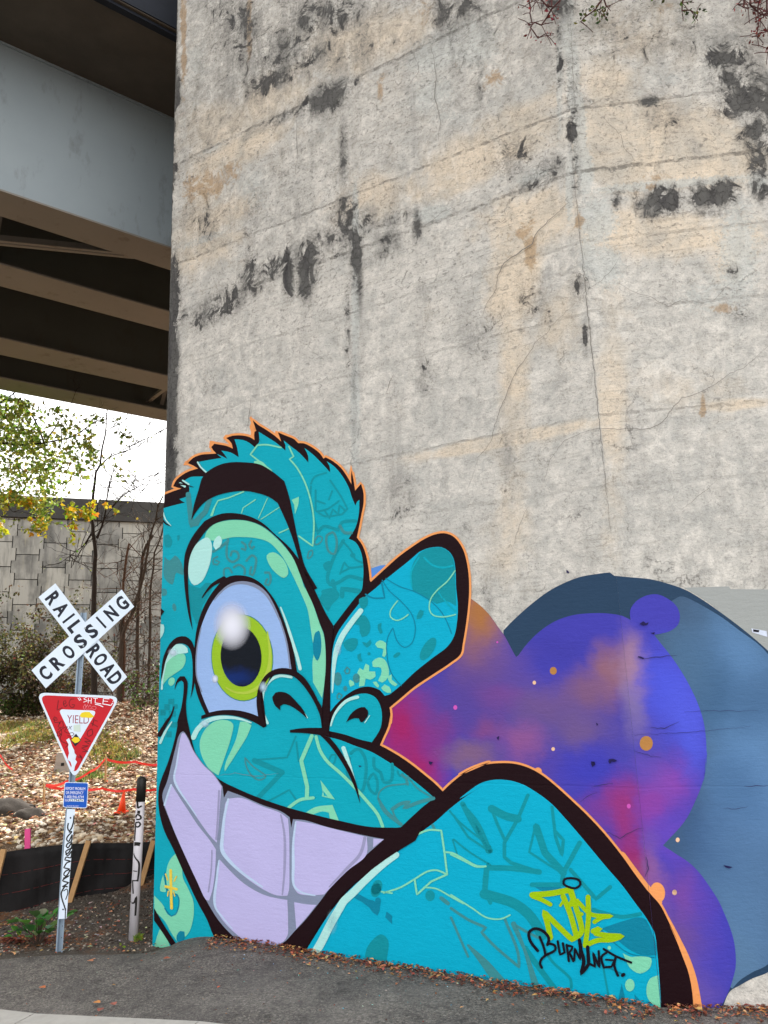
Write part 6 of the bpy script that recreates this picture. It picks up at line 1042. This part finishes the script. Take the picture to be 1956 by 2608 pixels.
def tape(pts, label, hw=2.8):
    P3 = []
    for x, y, Y in pts: P3.append(at(x, y, Y))
    m = MB(); V = []; n = len(P3)
    for i in range(n-1):
        for k_ in range(8):
            t = k_/8; p = P3[i].lerp(P3[i+1], t); p.z -= .04*math.sin(math.pi*t); tw = math.sin(i*2+t*9)*.6; w_ = hw/FPX*p.y; V += [p+Vector((0, w_*.5*tw, w_)), p-Vector((0, w_*.5*tw, w_))]
    V += [P3[-1]+Vector((0, 0, .02)), P3[-1]-Vector((0, 0, .02))]
    m.add(V, [(2*i, 2*i+2, 2*i+3, 2*i+1) for i in range(len(V)//2-1)]); return m.build('flagging_tape', M['tape'], None, label=label, cat='tape')
Y1 = gpt(112, 2045).y; Y2 = gpt(268, 1990).y
tape([(118, 1999, Y1), (170, 1990, (Y1+Y2)/2), (230, 1965, (Y1+Y2)/2), (268, 1933, Y2), (345, 1940, Y2), (420, 1946, Y2)], 'red flagging tape running up to the stake and on behind the pier')
tape([(116, 2001, Y1), (180, 2004, Y1), (260, 2008, Y1-.2), (340, 2010, Y1-.3), (420, 2004, Y1-.3)], 'red flagging tape stretched level above the traffic cone')
tape([(-30, 1905, 17), (2, 1925, 16.5), (32, 1960, 16)], 'short red flagging tape sagging at the left edge')
# grey concrete block on the slope behind the post
ub = gpt(160, 1962); m = MB(); m.box(-.17, .17, -.12, .12, -.1, .36, Matrix.Translation(ub) @ Matrix.Rotation(.3, 4, 'Z') @ Matrix.Rotation(.12, 4, 'Y')); ob = m.build('concrete_block', simple('pale_concrete', '#a1978d', .9, .15, 6, .3), None, label='small pale concrete block half hidden behind the tip of the yield sign', cat='block')
bm = bmesh.new(); bm.from_mesh(ob.data); bmesh.ops.bevel(bm, geom=bm.edges[:], offset=.02, segments=2, affect='EDGES'); bm.to_mesh(ob.data); bm.free()
m = MB(); m.box(-.03, .03, -.14, -.125, .1, .16, Matrix.Translation(ub) @ Matrix.Rotation(.3, 4, 'Z')); m.build('socket', M['ink'], ob)
# dark filter cloth bundles on the gravel
for (x, y, rx, ry), lb in (((20, 2068, 60, 20), 'dark rumpled mat lying on the gravel at the left edge'), ((75, 2082, 34, 14), 'smaller dark heap beside the rumpled mat')):
    c = gpt(x, y); n = 18; V = []; F = []; W_ = rx/FPX*c.y; H_ = ry/FPX*c.y
    for j in range(n):
        for i in range(n):
            u_, v_ = i/(n-1)*2-1, j/(n-1)*2-1; r_ = min(1, math.hypot(u_, v_)); X = c.x+u_*W_*1.2; Yy = c.y+v_*W_*.9; V.append((X, Yy, 0)); 
    A2 = np.array(V); zz_ = gz(A2[:, 0], A2[:, 1])
    for q in range(len(V)):
        u_, v_ = (q % n)/(n-1)*2-1, (q//n)/(n-1)*2-1; r_ = math.hypot(u_, v_); V[q] = (V[q][0], V[q][1], zz_[q]+max(-.06, H_*1.5*(1-r_**2)+.05*mnoise.noise(Vector((V[q][0]*5, V[q][1]*5, 1)))))
    for j in range(n-1):
        for i in range(n-1): F.append((j*n+i, j*n+i+1, (j+1)*n+i+1, (j+1)*n+i))
    mesh('ground_mat', V, F, simple('dark_filter_cloth', '#36302b', .95, .3, 6, .6), None, True, label=lb, cat='mat')
# ------------------------------------------------------------------ kerb
kp0, kp1 = gpt(0, 2577), gpt(480, 2604); kp0.z = kp1.z = 0.; kd = (kp1-kp0).normalized(); kn = Vector((kd.y, -kd.x, 0)); kn = kn if kn.y < 0 else -kn
M['kerb'] = simple('kerb_concrete', '#a7a39c', .9, .15, 8, .5)
k0 = kp0-kd*6
for i in range(9):
    a = k0+kd*(i*1.6+.006); b = k0+kd*((i+1)*1.6-.006); m = MB(); zz = gz([a.x, b.x], [a.y, b.y]); za = lambda p: gz([p.x], [p.y])[0]
    V = []
    for p in (a, b):
        z = za(p); V += [p+Vector((0, 0, -.25-p.z+z)), Vector((p.x, p.y, z+.018)), Vector((p.x, p.y, z+.03))+kn*.03, Vector((p.x, p.y, z+.035))+kn*1.3, Vector((p.x, p.y, z-.25))+kn*1.3]
    m.add(V, [(0, 1, 6, 5), (1, 2, 7, 6), (2, 3, 8, 7), (3, 4, 9, 8), (4, 3, 2, 1, 0), (5, 6, 7, 8, 9)]); m.build('kerb', M['kerb'], None, kind='structure')
# ------------------------------------------------------------------ broad leaved weed by the sign post, vines over the pier top
def weed(px, py, n, sz, label, cols, ht=.2, spread=.22):
    b = gpt(px, py); t = empty('broadleaf_weed', b, label=label, cat='weed'); m = MB(); l = MB(); r = random.Random(int(px))
    for i in range(n):
        d = Vector((r.gauss(0, spread), r.gauss(0, spread*.6), ht*r.uniform(.4, 1.1))); e = b+d; m.tube([b, b+d*.6+Vector((0, 0, .03)), e], .004, 4)
        ax = Vector((d.x*2, d.y*2-.2, r.uniform(.1, .8))).normalized(); bb = ax.cross(Vector((0, 0, 1))).normalized(); s = sz*r.uniform(.6, 1.15); c = tuple(q*r.uniform(.7, 1.3) for q in lin(r.choice(cols)))
        o2 = [(0, 0), (-.28, .15), (-.36, .42), (-.2, .8), (0, 1.05), (.2, .8), (.36, .42), (.28, .15)]; v = [e+ax*(y*s)+bb*(x*s)+Vector((0, 0, abs(x)*.35*s-.25*s*y*y)) for x, y in o2]; l.add(v, [(0, 1, 2, 3, 4), (0, 4, 5, 6, 7)], c)
    m.build('stems', M['bark2'], t); l.build('leaves', M['leaf'], t)
weed(95, 2415, 34, .15, 'broad leaved green weed at the foot of the sign post', ('#4f8038', '#3a6a2e', '#6b9a58', '#8cb08c'), .30, .14); weed(38, 2395, 5, .08, 'small yellow green seedling left of the broad leaved weed', ('#86a83a', '#6f9a36'), .1, .04)
weed(318, 2425, 3, .05, 'tiny sprout near the pier corner', ('#8aa33c',), .06, .04)
# black clump of dirt at the post foot
M['vine'] = simple('dark_vine_stem', '#4a2c2a', .9); M['vineleaf'] = M['leaf']
def vine(s, label, nl, cols, sgn=1, off=.10, side_tw=3):
    pts = crom(pp(s), False, 16); pts = [(pts[0][0]+3, pts[0][1]-(520 if side(*pts[0]) > -300 else 300))]+pts; t0 = onplane(pts[0][0], pts[0][1], 1 if side(*pts[0]) > 0 else -1); n_ = LNRM if side(*pts[0]) < 0 else RNRM
    t = empty('hanging_vine', t0+n_*off, label=label, cat='vine', group='vines hanging over the top of the pier'); m = MB(); l = MB(); r = random.Random(len(s)+int(pts[0][0])); P3 = []
    for i, (x, y) in enumerate(pts): P3.append(onplane(x, y, 1 if side(*pts[0]) > 0 else -1)+n_*(off+r.uniform(-.04, .05)))
    m.tube(P3, [.011*(1-.6*i/len(P3)) for i in range(len(P3))], 5); e = list(P3)
    for q in P3[1:]:
        for _ in range(side_tw):
            d = Vector((r.gauss(0, 1), r.gauss(0, .2), r.gauss(-.4, .8))).normalized()*r.uniform(.06, .18); 
            if r.random() < .6: m.tube([q, q+d*.5+Vector((0, 0, .01)), q+d], .004, 3); e.append(q+d); e.append(q+d*.5)
    for _ in range(nl): q = r.choice(e)+Vector((r.gauss(0, .025), r.gauss(0, .02), r.gauss(0, .025))); leafshape(l, q, r.uniform(.025, .055), lin(r.choice(cols)), r)
    m.build('stem', M['vine'], t); l.build('leaves', M['leaf'], t)
VG = ('#3f4f22', '#566a2c', '#2f3d1c', '#6a6a30'); VR = ('#7a2a2c', '#94353a', '#5a2226', '#6d3a30')
vine('M 740,-30 775,10 770,60 740,100 690,120 665,150', 'leafy green vine tip drooping over the top just right of the corner', 46, VG); vine('M 775,30 800,65 815,85', 'short green vine tip beside the leafy one', 16, VG)
vine('M 1020,-40 1030,0 1030,40', 'dense dark green vine clump at the top edge', 120, VG, 1, .16); vine('M 1190,-30 1200,20 1195,90 1230,110 1260,130', 'green vine with a drooping tip right of the dense clump', 48, VG)
vine('M 520,-30 560,60 510,100 460,160 400,200 440,250 480,235', 'bare reddish vine hanging over the left face by the corner', 26, VR); vine('M 400,-20 420,80 430,180', 'thin reddish vine twig left of the corner', 12, VR); vine('M 510,100 430,30 440,0', 'thin crossing vine twig with red leaves', 12, VR)
vine('M 1570,-30 1500,60 1480,75 1530,110', 'bare dark vine loop near the upper right corner', 10, VR); vine('M 1659,-20 1590,60 1590,160 1580,250', 'long reddish vine hanging at the right edge', 34, VR, 1, .1, 4); vine('M 1620,-20 1640,100 1640,240 1645,330', 'red leaved vine at the far right edge', 46, VR, 1, .1, 4); vine('M 1540,90 1610,110 1659,120', 'short sideways vine twig at the right edge', 20, VR)
